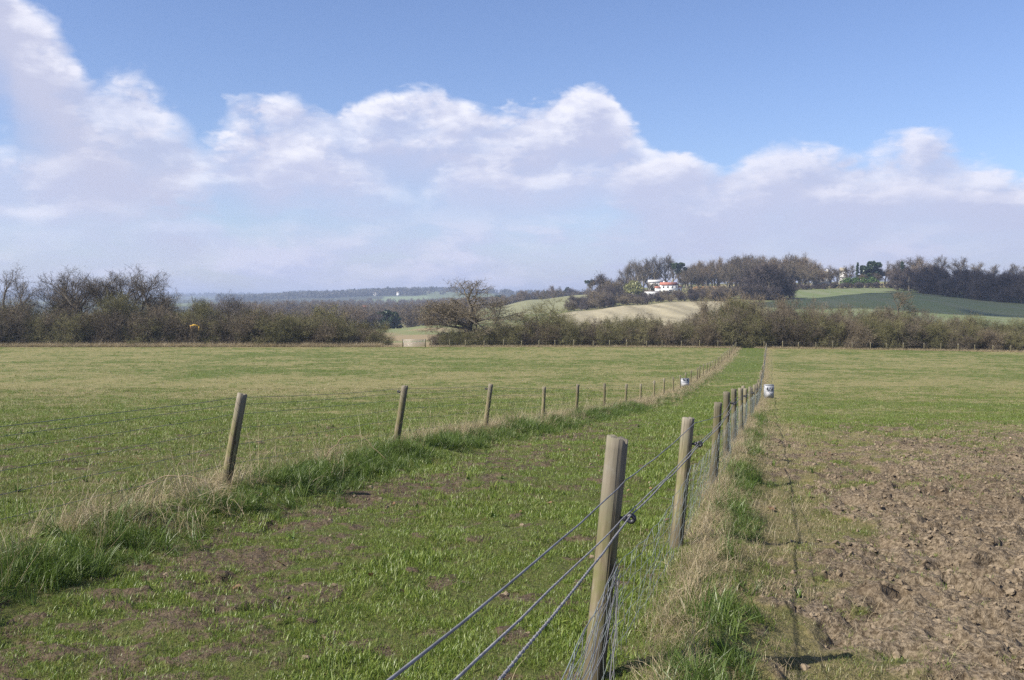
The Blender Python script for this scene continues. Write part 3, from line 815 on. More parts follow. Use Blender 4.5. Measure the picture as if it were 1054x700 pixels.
PROT['beech'] = [leafy(251, 3, 3.2, M_BEE, .1, 1500, .35)]

def plant(kind, x, y, h, label, group=None, name='tree', cat='tree', width=1.0, var=None, sink=.0):
    pr = PROT[kind]; v = pr[random.randrange(len(pr)) if var is None else var % len(pr)]
    H = {'ash': 14, 'oak': 11, 'pale': 9, 'bush': 6, 'thorn': 8, 'wood': 17, 'darkwood': 15, 'scrub': 8, 'pine': 15, 'conifer': 12, 'spire': 14, 'greenbush': 4, 'willow': 8, 'beech': 3}[kind]
    s = h / H
    e = empty(name, (x, y, gz(x, y) - sink), random.uniform(0, 2 * PI)); e.scale = (s * width, s * width, s)
    obj('stems' if name == 'bush' else 'trunk', v[0], e); obj('crown', v[1], e)
    tag(e, label, cat, group)
    return e
def at(px, d): return ((px - 527) / 1000.0 * d, d)

# --- big trees over the left hedge
for px, d, h, w, lab in ((4, 182, 15.2, 1.05, 'tall bare tree at the left end of the far hedge, furthest left'),
                         (28, 192, 14.0, .95, 'bare tree standing just right of the furthest left one'),
                         (60, 188, 14.2, 1.0, 'pale limbed bare tree with open sky gaps left of the tall clump'),
                         (86, 180, 14.6, 1.1, 'bare tree on the left side of the tall clump above the hedge'),
                         (108, 186, 14.4, 1.1, 'bare tree in the middle of the tall clump above the left hedge'),
                         (132, 182, 15.2, 1.1, 'tallest bare tree of the clump above the left hedge'),
                         (152, 179, 13.2, 1.1, 'bare tree at the right shoulder of the tall clump above the hedge')):
    plant('ash', *at(px, d), h, lab, 'bare trees over the left hedge', width=w)
plant('thorn', *at(110, 172), 9.6, 'round topped olive brown tree with a forked trunk in front of the left clump', width=1.05, var=1)
plant('ash', *at(180, 200), 12.0, 'small faint bare tree just right of the tall clump', 'bare trees over the left hedge', width=1.0)
plant('ash', *at(238, 196), 11.2, 'lone small bare tree above the hedge left of the blue hills', 'bare trees over the left hedge', width=.95)
# --- bushes of the left hedge
def top_left(px): return np.interp(px, [-450, 0, 60, 90, 160, 170, 200, 225, 240, 262, 300, 320, 345, 370, 385, 395], [8.5, 8.3, 8, 8.5, 8.5, 7.6, 7.9, 8.4, 7.2, 7.0, 7.0, 7.4, 5.8, 5.6, 4.2, 3])
px = -420
while px < 392:
    for row in (0, 1):
        d = 168.5 + row * 6 + random.uniform(-1, 1.5)
        h = float(top_left(px)) * random.uniform(.66, 1.06) * (1 if row else .84)
        plant('bush' if h < 6.5 or random.random() < .6 else 'thorn', *at(px + random.uniform(-3, 3), d), h, 'bare brown bush in the hedge along the left end of the far field edge',
              'bushes of the left hedge', 'bush', 'bush', width=random.uniform(.85, 1.15) * (1 if h > 5 else 1.2))
    px += 11.5
# --- middle
plant('oak', *at(484, 174), 11.6, 'broad bare oak with twisted top branches standing alone beside the field gate', name='oak_tree', width=1.28, var=0).rotation_euler = (0, 0, 0)
plant('pale', *at(559, 177), 8.8, 'wide low bare tree with pale limbs right of the lone oak', width=1.15)
def top_mid(px): return np.interp(px, [444, 455, 490, 515, 540, 590, 610, 650, 690, 735, 750, 775, 800, 830, 860, 900, 940, 990, 1054, 1250], [2.2, 3.2, 3.2, 4.6, 5.6, 6.2, 5.2, 5.8, 5.4, 6.4, 8.2, 8.8, 8.4, 7.4, 7.0, 7.2, 6.6, 6.8, 5.6, 6])
px = 448
while px < 1200:
    for row in (0, 1):
        d = 168.5 + row * 6 + random.uniform(-1, 1.5)
        if row == 0 and 776 < px < 790: continue
        h = float(top_mid(px)) * random.uniform(.68, 1.06) * (1 if row else .82)
        lab, grp = (('bare brown bush in the hedge between the lone oak and the fenced lane', 'bushes of the middle hedge') if px < 770 else
                    ('bare olive brown bush in the hedge right of the fenced lane', 'bushes of the right hedge'))
        plant('bush' if h < 6.3 or random.random() < .5 else 'thorn', *at(px + random.uniform(-3, 3), d), h, lab, grp, 'bush', 'bush', width=random.uniform(.85, 1.15) * (1.35 if h < 4 else 1))
    px += 11.5
for px, h, w, lab in ((742, 9.6, 1.0, 'full rounded brown tree left of the far end of the lane'),
                      (768, 10.4, 1.05, 'tallest rounded brown tree at the far end of the lane'),
                      (800, 9.4, 1.0, 'rounded brown tree right of the far end of the lane'),
                      (850, 8.8, 1.0, 'broad bare tree in the right hedge in front of the green field')):
    plant('thorn', *at(px, 186), h, lab, 'rounded trees behind the far hedge', width=w, var=0)
plant('oak', *at(924, 181), 10.4, 'dark trunked bare oak in the right hedge below the green field', name='oak_tree', width=.82, var=0)

# --- scrub belt below the house
GB = 'scrub on the hillside below the white house'
px = 585
while px < 752:
    for row in range(3):
        d = 548 + row * 22 + random.uniform(-6, 6) - (px - 600) * .05
        plant('scrub', *at(px + random.uniform(-4, 4), d), (random.uniform(4.2, 5.6) if 638 < px < 712 else random.uniform(6, 9.5) * (1.1 if 615 < px < 650 else .9)), 'bare grey brown scrub bush in the belt below the white house', GB, 'bush', 'bush', width=random.uniform(.9, 1.3))
    px += 9
for px, d, h in ((622, 610, 14), (632, 620, 17), (636, 606, 14), (628, 590, 12), (612, 600, 10)):
    plant('scrub', *at(px, d), h, 'taller brown tree heaped at the left end of the hillside belt', 'trees heaped at the left of the belt', width=1.1)
plant('willow', *at(651, 604), 12.5, 'pale yellow green willow left of the white house', name='willow_tree', width=1.0)
for px, d, h in ((645, 690, 21), (657, 700, 24), (667, 705, 24), (676, 700, 25), (686, 705, 25), (663, 690, 20), (650, 720, 22), (692, 720, 22)):
    plant('wood', *at(px, d), h, 'tall thin bare tree behind the white house', 'tall trees behind the white house', width=.75, var=1)
plant('pine', *at(698, 672), 20, 'dark flat topped pine beside the white house', name='pine_tree', width=.75)
plant('conifer', *at(676, 634), 7, 'small dark evergreen against the left end of the white house', name='evergreen_tree', width=.8)
for px, d, h in ((668, 645, 9), (673, 648, 8)): plant('wood', *at(px, d), h, 'small bare tree close in front of the white houses', 'small trees by the white houses', width=1.1)
for px, d, h in ((768, 552, 8), (775, 545, 9), (783, 542, 9), (792, 540, 9), (800, 545, 9), (808, 552, 8)):
    plant('scrub', *at(px, d), h, 'dark low bush at the foot of the dense clump in front of the hilltop wood', 'bushes under the dark clump', 'bush', 'bush', width=1.2, var=0)
# --- hill wood
def top_wood(px): return np.interp(px, [700, 720, 740, 760, 790, 820, 845], [17, 20, 22, 24, 23, 22, 19])
px = 703
while px < 842:
    for row in range(3):
        d = 664 + row * 20 + random.uniform(-6, 6)
        plant('wood', *at(px + random.uniform(-3, 3), d), float(top_wood(px)) * random.uniform(.84, 1.03) * (.86 if row == 0 else 1), 'tall bare brown tree in the rounded wood crowning the hill',
              'trees of the hilltop wood', width=random.uniform(.75, .95))
    px += 7.5
for px, d, h in ((770, 560, 17), (779, 548, 19), (789, 545, 21), (797, 552, 20), (785, 560, 20), (805, 560, 15)):
    plant('darkwood', *at(px, d), h, 'dark bare tree in the dense clump in front of the hilltop wood', 'dark clump in front of the hilltop wood', width=.95)
for px, d, h, w in ((812, 700, 24, .8), (829, 710, 24, .8), (822, 705, 21, .9), (855, 700, 15, 1.2), (862, 700, 13, 1.2), (872, 720, 15, 1), (910, 715, 17, .9), (923, 720, 19, .9), (938, 715, 22, 1.0), (946, 700, 20, 1), (917, 700, 12, 1.1), (933, 690, 12, 1.2), (902, 690, 9, 1.2), (886, 690, 8, 1.3)):
    plant('wood', *at(px, d), h, 'bare tree on the skyline right of the hilltop wood', 'skyline trees right of the hilltop wood', width=w)
for px, d, h, w, k in ((814, 690, 15, .8, 'spire'), (840, 695, 12, .7, 'spire'), (889, 715, 16, 1.1, 'conifer'), (896, 712, 18, 1.1, 'conifer'), (903, 716, 17, .9, 'conifer'), (928, 705, 18, .9, 'spire'), (882, 712, 17, .7, 'spire')):
    plant(k, *at(px, d), h, 'dark evergreen on the skyline right of the hilltop wood', 'evergreens on the skyline', name='evergreen_tree', width=w)
for px in (872, 880, 888, 898):
    plant('greenbush', *at(px, 688), 5.5, 'bright green clipped hedge bush below the skyline evergreens', 'bright green hedge on the hill', 'bush', 'bush')
for px in (716, 722, 728, 734, 740):
    plant('beech', *at(px, 618), 5.0, 'orange brown leafy beech bush in front of the hilltop wood', 'russet beech hedge right of the house', 'bush', 'bush')
px = 800
while px < 930:
    plant('scrub', *at(px + random.uniform(-2, 2), 655 + random.uniform(-5, 5)), random.uniform(3.2, 4.6), 'dark hedge bush between the dry strip and the green field', 'dark hedge above the green field', 'bush', 'bush', width=1.2, var=0)
    px += 5.5
# --- dark wood on the right
px = 926
while px < 1085:
    for row in range(3):
        dd = np.interp(px, [926, 1054, 1180], [632, 560, 500]) + row * 22 + random.uniform(-5, 5)
        plant('darkwood', *at(px + random.uniform(-3, 3), dd), np.interp(px, [926, 945, 1054, 1180], [13, 17, 17, 16]) * random.uniform(.82, 1.08), 'dark bare tree in the shaded wood beside the green field',
              'trees of the dark wood on the right', width=random.uniform(.8, 1.05))
    px += 9.5
for px, d in ((968, 780), (985, 790), (1003, 780), (1022, 790), (1043, 785), (1060, 790)):
    plant('wood', *at(px, d), random.uniform(19, 24), 'pale bare tree rising behind the dark wood', 'pale trees behind the dark wood', width=.9, var=1)
# --- valley trees seen left of the oak
for k in range(44):
    px = random.uniform(255, 476); d = random.choice((450, 480, 520, 560, 620, 700, 800)) * random.uniform(.96, 1.04)
    if px > 430 and d < 520: d += 90
    if 380 < px < 416 and d < 540: px -= 45
    plant('scrub' if random.random() < .5 else 'wood', *at(px, d), random.uniform(8.5, 13), 'bare brown tree in the valley wood beyond the field gate', 'trees of the valley wood', width=random.uniform(1.1, 1.6))
for px, d, h in ((392, 505, 11.5), (399, 500, 12.5), (406, 505, 11.5)):
    plant('conifer', *at(px, d), h, 'dark green conifer in the small clump in the valley', 'dark conifer clump in the valley', name='evergreen_tree', width=1.05)
for px, d, h, k in ((436, 560, 12, 'conifer'), (513, 1180, 15, 'pine'), (563, 1150, 14, 'conifer'), (584, 1120, 16, 'conifer'), (607, 900, 15, 'pine'), (553, 1180, 14, 'spire')):
    plant(k, *at(px, d), h, {436: 'dark evergreen low in the valley just left of the oak', 513: 'small dark flat topped pine on the skyline behind the oak', 563: 'small rounded dark evergreen on the middle skyline',
                             584: 'larger dark evergreen on the middle skyline', 607: 'flat topped pine on the skyline left of the hill trees', 553: 'pointed dark evergreen on the middle skyline'}[px], name='evergreen_tree')
# middle skyline band of woodland
for k in range(24):
    px = random.uniform(505, 640); d = random.uniform(1080, 1300)
    plant('scrub', *at(px, d), random.uniform(9, 14), 'distant bare tree in the woodland band on the middle skyline', 'trees of the middle skyline', width=1.5)

# far woods read as one mass
def far_mass(name, n, fn, mat, label, tri=10, hh=(9, 15)):
    r = np.random.default_rng(hash(name) % 1000 if False else len(name) * 7)
    V = []; T = []
    xs, ys = fn(n, r); zs = ground_z(xs, ys)
    H = r.uniform(*hh, n); W = H * r.uniform(.45, .8, n)
    K = 70
    d = r.normal(0, 1, (n, K, 3)); d /= np.linalg.norm(d, axis=2)[..., None]
    c = np.stack([xs, ys, zs + H * .52], 1)[:, None, :] + d * np.stack([W, W, H * .5], 1)[:, None, :] * r.uniform(.6, 1, (n, K, 1))
    a = r.normal(0, 1, (n, K, 3)); b = r.normal(0, 1, (n, K, 3)); s = (W * .17)[:, None, None]
    P = np.stack([c + a * s, c + b * s, c - (a + b) * s * .7], 2).reshape(-1, 3)
    me = mesh_np(name, P, np.arange(len(P)).reshape(-1, 3), mat)
    tag(obj(name, me), label, 'woodland', kind='stuff')
def f1(n, r):
    y = r.uniform(560, 2400, n) ; px = r.uniform(200, 470, n) + (y > 950) * r.uniform(0, 170, n)
    k = (px < 385) | (y > 700); y = np.where(k, y, y + 500)
    return (px - 527) / 1000 * y, y
def f2(n, r):
    y = r.uniform(2950, 4200, n); px = r.uniform(225, 660, n); x = (px - 527) / 1000 * y
    k = (vn(x / 190, y / 420, 21) < .61) | (r.uniform(0, 1, n) < .1); return x[k], y[k]
def f3(n, r):
    y = r.uniform(5600, 7200, n); px = r.uniform(-60, 1100, n)
    return (px - 527) / 1000 * y, y
M_FAR = mat_plain('far_wood', (.19, .155, .12), (.13, .11, .08), .02)
M_FARD = mat_plain('far_dark_wood', (.10, .09, .07), (.06, .065, .045), .02)
import types
def far_fix(fn):
    def w(n, r):
        x, y = fn(n * 2, r); return x[:n], y[:n]
    return w
fx, fy_ = f1(1500, np.random.default_rng(5)); fz_ = ground_z(fx, fy_)
scatter('valley_woodland', np.stack([fx, fy_, fz_ - .5], 1), [PROT['wood'][0][1], PROT['wood'][2][1], PROT['scrub'][1][1]], RNG.uniform(.62, .85, len(fx)), tilt=.03, label='brown woodland filling the valley beyond the fields', cat='woodland')
far_mass('ridge_woodland', 2600, far_fix(f2), M_FARD, 'dark woodland along the blue distant ridge', hh=(10, 20))
far_mass('horizon_woodland', 2200, far_fix(f3), M_FARD, 'faint blue woodland on the furthest horizon', hh=(12, 22))

# ------------------------------------------------------------------ buildings
M_WHT = mat_plain('white_render', (.82, .82, .80), (.74, .74, .71), .6)
M_RED = mat_plain('red_tiles', (.40, .16, .11), (.28, .11, .08), 1.2)
M_TAN = mat_plain('pale_tiles', (.40, .36, .28), (.33, .29, .22), 1.0)
M_GLS = mat_plain('window_glass', (.05, .06, .075), (.04, .05, .06), 1, .2, spec=.5)
def gable(mb, x0, x1, y0, y1, z0, h, ov=.35):
    """roof with its ridge along x, closed underneath"""
    ym = (y0 + y1) / 2
    V = [[x0 - ov, y0 - ov, z0], [x1 + ov, y0 - ov, z0], [x1 + ov, y1 + ov, z0], [x0 - ov, y1 + ov, z0], [x0 - ov, ym, z0 + h], [x1 + ov, ym, z0 + h]]
    mb.add(V, [[0, 1, 5, 4], [2, 3, 4, 5], [0, 3, 2, 1]], [[0, 4, 3], [1, 2, 5]])
def part(name, mat, parent, fn):
    mb = MB(); fn(mb); return obj(name, mb.mesh(name, mat), parent)
def windows(parent, spots, w=1.1, h=1.2):
    for (x, y, z) in spots:
        o = part('window', M_GLS, parent, lambda b: b.box((x, y, z), (w, .08, h)))
        part('frame', M_WHT, o, lambda b: [b.box((x, y - .06, z + s * (h / 2 + .04)), (w + .2, .1, .08)) for s in (-1, 1)] + [b.box((x, y - .05, z), (.07, .07, h - .02))])
x, y = at(688, 632)
hs_ = empty('house', (x, y, gz(x, y) + 1.6)); hs_.scale = (.86, .86, .86); hs_['label'] = 'white two storey house with red tiled roof among trees on the hill'; hs_['category'] = 'house'
part('wall', M_WHT, hs_, lambda b: [b.box((0, 0, 1.2), (12.5, 7, 7.6)), b.box((-8.2, -.6, .2), (4.0, 5, 5.4)), b.box((7.7, .2, .6), (3, 5, 5.2))])
rf = part('roof', M_RED, hs_, lambda b: [gable(b, -6.2, 6.2, -3.5, 3.5, 5.02, 2.2), gable(b, -10.2, -6.6, -3.1, 1.9, 2.92, 1.2), gable(b, 6.6, 9.2, -2.3, 2.7, 3.22, 1.2)])
part('chimney', M_WHT, rf, lambda b: [b.box((-3.5, .6, 7.2), (1, .8, 1.8))])
windows(hs_, [(-4.4, -3.52, 3.5), (-1.2, -3.52, 3.5), (2.2, -3.52, 3.5), (4.8, -3.52, 3.5), (-4.4, -3.52, .6), (4.6, -3.52, .6), (7.6, -2.32, 1.6)], 1.3, 1.4)
part('door', M_GLS, hs_, lambda b: b.box((.4, -3.52, .1), (2.6, .08, 2.6)))
x, y = at(675, 655)
M_GWH = mat_plain('grey_white_render', (.55, .54, .53), (.45, .44, .43), .6)
h2 = empty('house', (x, y, gz(x, y) + 2.6)); tag(h2, 'smaller white building half hidden up the slope behind the red roofed house', 'house')
part('wall', M_GWH, h2, lambda b: b.box((0, 0, 2), (10, 6, 6)))
part('roof', M_GWH, h2, lambda b: gable(b, -5, 5, -3, 3, 5.02, 1.6))
windows(h2, [(-3, -3.02, 3.2), (0, -3.02, 3.2), (3, -3.02, 3.2)], 1.3, 1.4)
x, y = at(669, 612)
gw = empty('garden_wall', (x, y, gz(x, y) + 2.4)); tag(gw, 'long low white garden wall left of the red roofed house', 'wall')
part('wall_panel', M_WHT, gw, lambda b: b.box((0, 0, -.2), (14, .4, 4.2)))
part('coping', M_RED, gw, lambda b: b.box((0, 0, 1.98), (14.3, .7, .14)))
x, y = at(845, 715)
h3 = empty('house', (x, y, gz(x, y) + 1.0)); tag(h3, 'pale roofed cottage with a white chimney on the skyline', 'house')
part('wall', M_WHT, h3, lambda b: b.box((0, 0, 2), (13, 7, 6)))
rf = part('roof', M_TAN, h3, lambda b: gable(b, -6.5, 6.5, -3.5, 3.5, 5.02, 4.6))
part('chimney', M_WHT, rf, lambda b: b.box((4.6, 0, 9.4), (1.6, 1.4, 3.2)))
windows(h3, [(-4, -3.52, 3.2), (0, -3.52, 3.2), (4, -3.52, 3.2)], 1.3, 1.4)
x, y = at(867, 725)
h4 = empty('house', (x, y, gz(x, y) + 3)); tag(h4, 'white gable end glimpsed right of the skyline cottage', 'house')
part('wall', M_WHT, h4, lambda b: b.box((0, 0, 2), (4, 7, 10)))
part('roof', M_TAN, h4, lambda b: gable(b, -2, 2, -3.5, 3.5, 7.02, 2.6))
windows(h4, [(0, -3.52, 4.4)])
x, y = at(376, 1050)
h5 = empty('house', (x, y, gz(x, y) + 3.5)); tag(h5, 'tiny red roofed house deep in the valley wood', 'house')
part('wall', M_WHT, h5, lambda b: b.box((0, 0, 1), (6, 5, 8)))
part('roof', M_RED, h5, lambda b: gable(b, -3, 3, -2.5, 2.5, 5.02, 3))
for px, d, w in ((387, 2960, 15), (381, 3000, 10), (410, 2980, 9)):
    x, y = at(px, d); e = empty('house', (x, y, gz(x, y)))
    tag(e, {387: 'largest white speck of a house on the distant ridge', 381: 'small white house left of the largest on the distant ridge', 410: 'small white house furthest right on the distant ridge'}[px], 'house', 'distant white houses')
    part('wall', M_WHT, e, lambda b: b.box((0, 0, 2), (w, 8, 10)))
    part('roof', M_TAN, e, lambda b: gable(b, -w / 2, w / 2, -4, 4, 7.02, 4))

# ------------------------------------------------------------------ fences
m, nt, out = new_mat('weathered_post'); g = G(nt)
tcn = g.n('ShaderNodeTexCoord').outputs['Object']
mp = g.n('ShaderNodeMapping'); g.put(mp.inputs[0], tcn); mp.inputs['Scale'].default_value = (30, 30, 1.6)
grain = g.noise(mp.outputs[0], 1.6, 6, .65, .4)
mp2 = g.n('ShaderNodeMapping'); g.put(mp2.inputs[0], tcn); mp2.inputs['Scale'].default_value = (60, 60, .8)
crack = g.noise(mp2.outputs[0], 1.0, 3, .5, .2)
blot = g.noise(tcn, 7, 4, .6); oi = g.n('ShaderNodeObjectInfo').outputs['Random']
c = g.mix(g.sst(.3, .7, grain), (.12, .095, .055), (.26, .22, .145))
c = g.mix(g.m('MULTIPLY', g.sst(.42, .66, blot), .75), c, (.155, .16, .06))
c = g.mix(g.m('MULTIPLY', g.sst(.55, .75, g.noise(tcn, 16, 4, .6)), .5), c, (.30, .28, .24))
c = g.mix(g.m('MULTIPLY', g.sst(.60, .66, crack), .8), c, (.045, .036, .024))
spz = g.n('ShaderNodeSeparateXYZ'); g.put(spz.inputs[0], tcn); zz_ = g.m('ADD', spz.outputs[2], g.m('MULTIPLY', g.m('SUBTRACT', blot, .5), .5))
c = g.mix(g.m('MULTIPLY', g.sst(.68, .95, zz_), .55), c, (.235, .215, .18))
c = g.mix(g.m('MULTIPLY', g.m('SUBTRACT', 1, g.sst(.12, .45, zz_)), .6), c, (.085, .072, .045))
kn = g.n('ShaderNodeTexVoronoi'); mpk = g.n('ShaderNodeMapping'); g.put(mpk.inputs[0], tcn); mpk.inputs['Scale'].default_value = (9, 9, 4); g.put(kn.inputs['Vector'], mpk.outputs[0]); kn.inputs['Scale'].default_value = 1.0
c = g.mix(g.m('MULTIPLY', g.m('SUBTRACT', 1, g.sst(.10, .17, kn.outputs['Distance'])), .75), c, (.055, .040, .025))
hsn = g.n('ShaderNodeHueSaturation'); g.put(hsn.inputs['Color'], c); g.put(hsn.inputs['Value'], g.m('ADD', .6, g.m('MULTIPLY', oi, .38)))
principled(g, out, hsn.outputs[0], .9, 0, .2, g.m('SUBTRACT', grain, g.m('MULTIPLY', g.sst(.60, .66, crack), .9)), .55, .006)
M_POST = m
M_WIRE = mat_plain('galvanised_wire', (.20, .20, .21), (.12, .12, .125), 9, .6, .15, .3)
M_WIRED = mat_plain('dull_wire', (.17, .17, .19), (.10, .10, .11), 6, .5, .5, .5)
M_ROPE = mat_plain('grey_rope', (.27, .265, .27), (.15, .145, .15), 60, .7, 0, .3)
M_NET = mat_plain('netting_wire', (.24, .28, .26), (.16, .17, .17), 5, .6, .15, .3)
M_BLK = mat_plain('black_plastic', (.035, .035, .045), (.02, .02, .025), 10, .45, 0, .5)

def post_mesh(seed, R, H, hero=False, notch=False):
    r = np.random.default_rng(seed); n = 28 if hero else 10; rings = 34 if hero else 6
    th = np.arange(n) * 2 * PI / n; zz = np.linspace(-.35, H, rings)
    V = []
    for i, z in enumerate(zz):
        rr = R * (1.0 - .07 * (z / H)) * (1 + .05 * (vn(np.cos(th) * 1.6 + 3 + seed, np.sin(th) * 1.6 + z * 1.8, seed) - .5) * 2)
        rr = rr + R * .05 * (vn(th * 4, np.full(n, z * 1.2), seed + 1) - .5)
        zt = np.full(n, z)
        if i == rings - 1:
            zt = zt + (vn(np.cos(th) * 2 + 7, np.sin(th) * 2, seed + 2) - .5) * R * .35
            if notch: zt = zt - .035 * np.exp(-((np.angle(np.exp(1j * (th + .5)))) / .35) ** 2)
        V.append(np.stack([np.cos(th) * rr, np.sin(th) * rr, zt], 1))
    top = V[-1]
    V.append(np.stack([top[:, 0] * .86, top[:, 1] * .86, top[:, 2] + R * .08], 1))
    V.append(np.stack([top[:, 0] * .45, top[:, 1] * .45, top[:, 2] + R * .06 + r.normal(0, R * .05, n)], 1))
    V = np.concatenate(V); V = np.vstack([V, [[0, 0, H + R * .08]]])
    L = rings + 2
    i = np.arange(L - 1)[:, None] * n; j = np.arange(n)[None, :]; j2 = (j + 1) % n
    Q = np.stack([i + j, i + j2, i + n + j2, i + n + j], -1).reshape(-1, 4)
    c = len(V) - 1; b = (L - 1) * n
    T = np.array([[b + k, b + (k + 1) % n, c] for k in range(n)])
    return mesh_np('post', V, [Q, T], M_POST, smooth=True)

def torus_mb(mb, c, R, rr, axis, n=20, k=8):
    a = np.array(axis, float); a /= np.linalg.norm(a); u = np.cross(a, [0, 0, 1.]); u /= np.linalg.norm(u); w = np.cross(a, u)
    t = np.arange(n) * 2 * PI / n; s = np.arange(k) * 2 * PI / k
    rad = np.cos(t)[:, None] * u + np.sin(t)[:, None] * w
    V = np.array(c) + rad[:, None, :] * (R + rr * np.cos(s))[None, :, None] + a * (rr * np.sin(s))[None, :, None]
    i = np.arange(n)[:, None]; j = np.arange(k)[None, :]
    Q = np.stack([i * k + j, ((i + 1) % n) * k + j, ((i + 1) % n) * k + (j + 1) % k, i * k + (j + 1) % k], -1).reshape(-1, 4)
    mb.add(V.reshape(-1, 3), Q)
FN = np.array([1, -RSL, 0]); FN /= np.linalg.norm(FN)       # right hand normal of the fences
FT = np.array([RSL, 1, 0]); FT /= np.linalg.norm(FT)
def insulator_mesh(R):
    mb = MB()
    mb.tube([FN * (R * .8), FN * (R + .018)], .007, 8); mb.tube([FN * (R + .012), FN * (R + .024)], .013, 10)
    torus_mb(mb, FN * (R + .040), .012, .0085, FT)
    mb.tube([FN * (R + .018), FN * (R + .030)], .009, 8)
    return mb.mesh('insulator', M_BLK, True)

# ---- right hand fence
rposts = [(-.267, .88, .046, 1.23, .0, .0), (.335, 4.02, .047, 1.11, .105, .01), (1.10, 6.5, .044, .975, .085, .0), (2.02, 9.7, .042, .875, .045, 0), (2.66, 12.0, .043, .90, .0, 0), (3.33, 14.5, .042, .89, -.01, 0), (4.03, 17.0, .045, .89, -.02, 0)]
y = 19.5
while y < 161:
    rposts.append((right_x(y) + random.uniform(-.05, .05), y, random.uniform(.036, .045), random.uniform(.80, .92), random.uniform(-.06, .06), random.uniform(-.04, .04)))
    y += 2.62 * random.uniform(.93, 1.07)
fr = empty('wire_fence', (right_x(4), 4, gz(right_x(4), 4)))
tag(fr, 'post and wire fence with stock netting running from the foreground along the lane', 'fence')
FRO = np.array(fr.location)
cheap = [post_mesh(300 + k, .04, .92) for k in range(4)]
R_TOP = []; ins_me = insulator_mesh(.040)
def add_post(parent, origin, p, i, hero, lab=None, first_lab=None):
    x, y, R, H, lx, ly = p; z = float(profile(y)) - .01
    if hero: me = post_mesh(400 + i, R, H, True, notch=(i == 1)); s = 1
    else: me = cheap[i % 4]; s = H / .92
    o = obj('post', me, parent, (x - origin[0], y - origin[1], z - origin[2]))
    o.scale = (R / .04 if not hero else 1,) * 2 + (s,)
    o.rotation_euler = (math.atan2(-ly, H), math.atan2(lx, H), 0 if hero else 0)
    if lab: o['label'] = lab
    return o, z
def pt_on(p, z, h):
    """centre of a leaning post at height h above its foot"""
    return np.array([p[0] + p[4] * h / p[3], p[1] + p[5] * h / p[3], z + h])
zs = []
for i, p in enumerate(rposts):
    lab = {1: 'nearest and thickest post, with a split worn top', 2: 'second nearest post, greyish brown and leaning right'}.get(i)
    o, z = add_post(fr, FRO, p, i, i < 8, lab); zs.append(z)
    if i in (1, 2, 4, 6) or (i > 6 and i < 14 and i % 3 == 0):
        io = obj('insulator', ins_me, o, (0, 0, {1: .775, 2: .80}.get(i, .78 * p[3] / .92)))
        io.rotation_euler = (-o.rotation_euler[0], -o.rotation_euler[1], 0); io.scale = (1.12, 1.12, 1.12)
def wire_path(posts, zs, hs, off, sag, jit=0.0, sub=8, i0=0, i1=None, seed=1):
    r = np.random.default_rng(seed); P = []
    i1 = len(posts) if i1 is None else i1
    K = [pt_on(posts[i], zs[i], hs(i) if callable(hs) else hs) + FN * (posts[i][2] + off) for i in range(i0, i1)]
    for a in range(len(K) - 1):
        n = sub if a < 14 else 3
        sg = sag * r.uniform(.5, 1.5)
        for t in np.arange(n) / n:
            q = K[a] * (1 - t) + K[a + 1] * t; q = q - np.array([0, 0, 4 * sg * t * (1 - t)])
            P.append(q + r.normal(0, jit, 3) * (0 < t))
    P.append(K[-1]); return np.array(P) - FRO
def local(P, e): return P
hA = lambda i: {0: 1.19, 1: .93, 2: .94}.get(i, .80 * rposts[i][3] / .92)
hB = lambda i: {0: 1.15, 1: .80, 2: .80}.get(i, .775 * rposts[i][3] / .92)
hC = lambda i: {0: 1.08, 1: .785, 2: .785}.get(i, .765 * rposts[i][3] / .92)
for hs_f, off, sag, rad, mat, nm in ((hA, .004, .012, .0026, M_WIRE, 'wire'), (hB, .036, .008, .0026, M_ROPE, 'rope'), (hC, .040, .014, .0028, M_ROPE, 'rope')):
    P = wire_path(rposts, zs, hs_f, off, sag, .0015, 10, seed=int(off * 1000))
    mb = MB(); mb.tube(P, rad, 6); obj(nm, mb.mesh(nm, mat, True), fr)
# twist of the rope seen close by: a second strand wound round it
P = wire_path(rposts, zs, hC, .040, .014, .0015, 10, i0=0, i1=4, seed=40)
seg = np.linalg.norm(np.diff(P, axis=0), axis=1); L_ = np.concatenate([[0], np.cumsum(seg)]); tt = np.arange(0, L_[-1], .008)
Q = np.stack([np.interp(tt, L_, P[:, k]) for k in range(3)], 1); ph = tt / .035 * 2 * PI
Q = Q + .0030 * (np.cos(ph)[:, None] * FN + np.sin(ph)[:, None] * np.array([0, 0, 1.]))
mb = MB(); mb.tube(Q, .0018, 4); obj('rope_strand', mb.mesh('rope_strand', M_WIRE, True), fr)
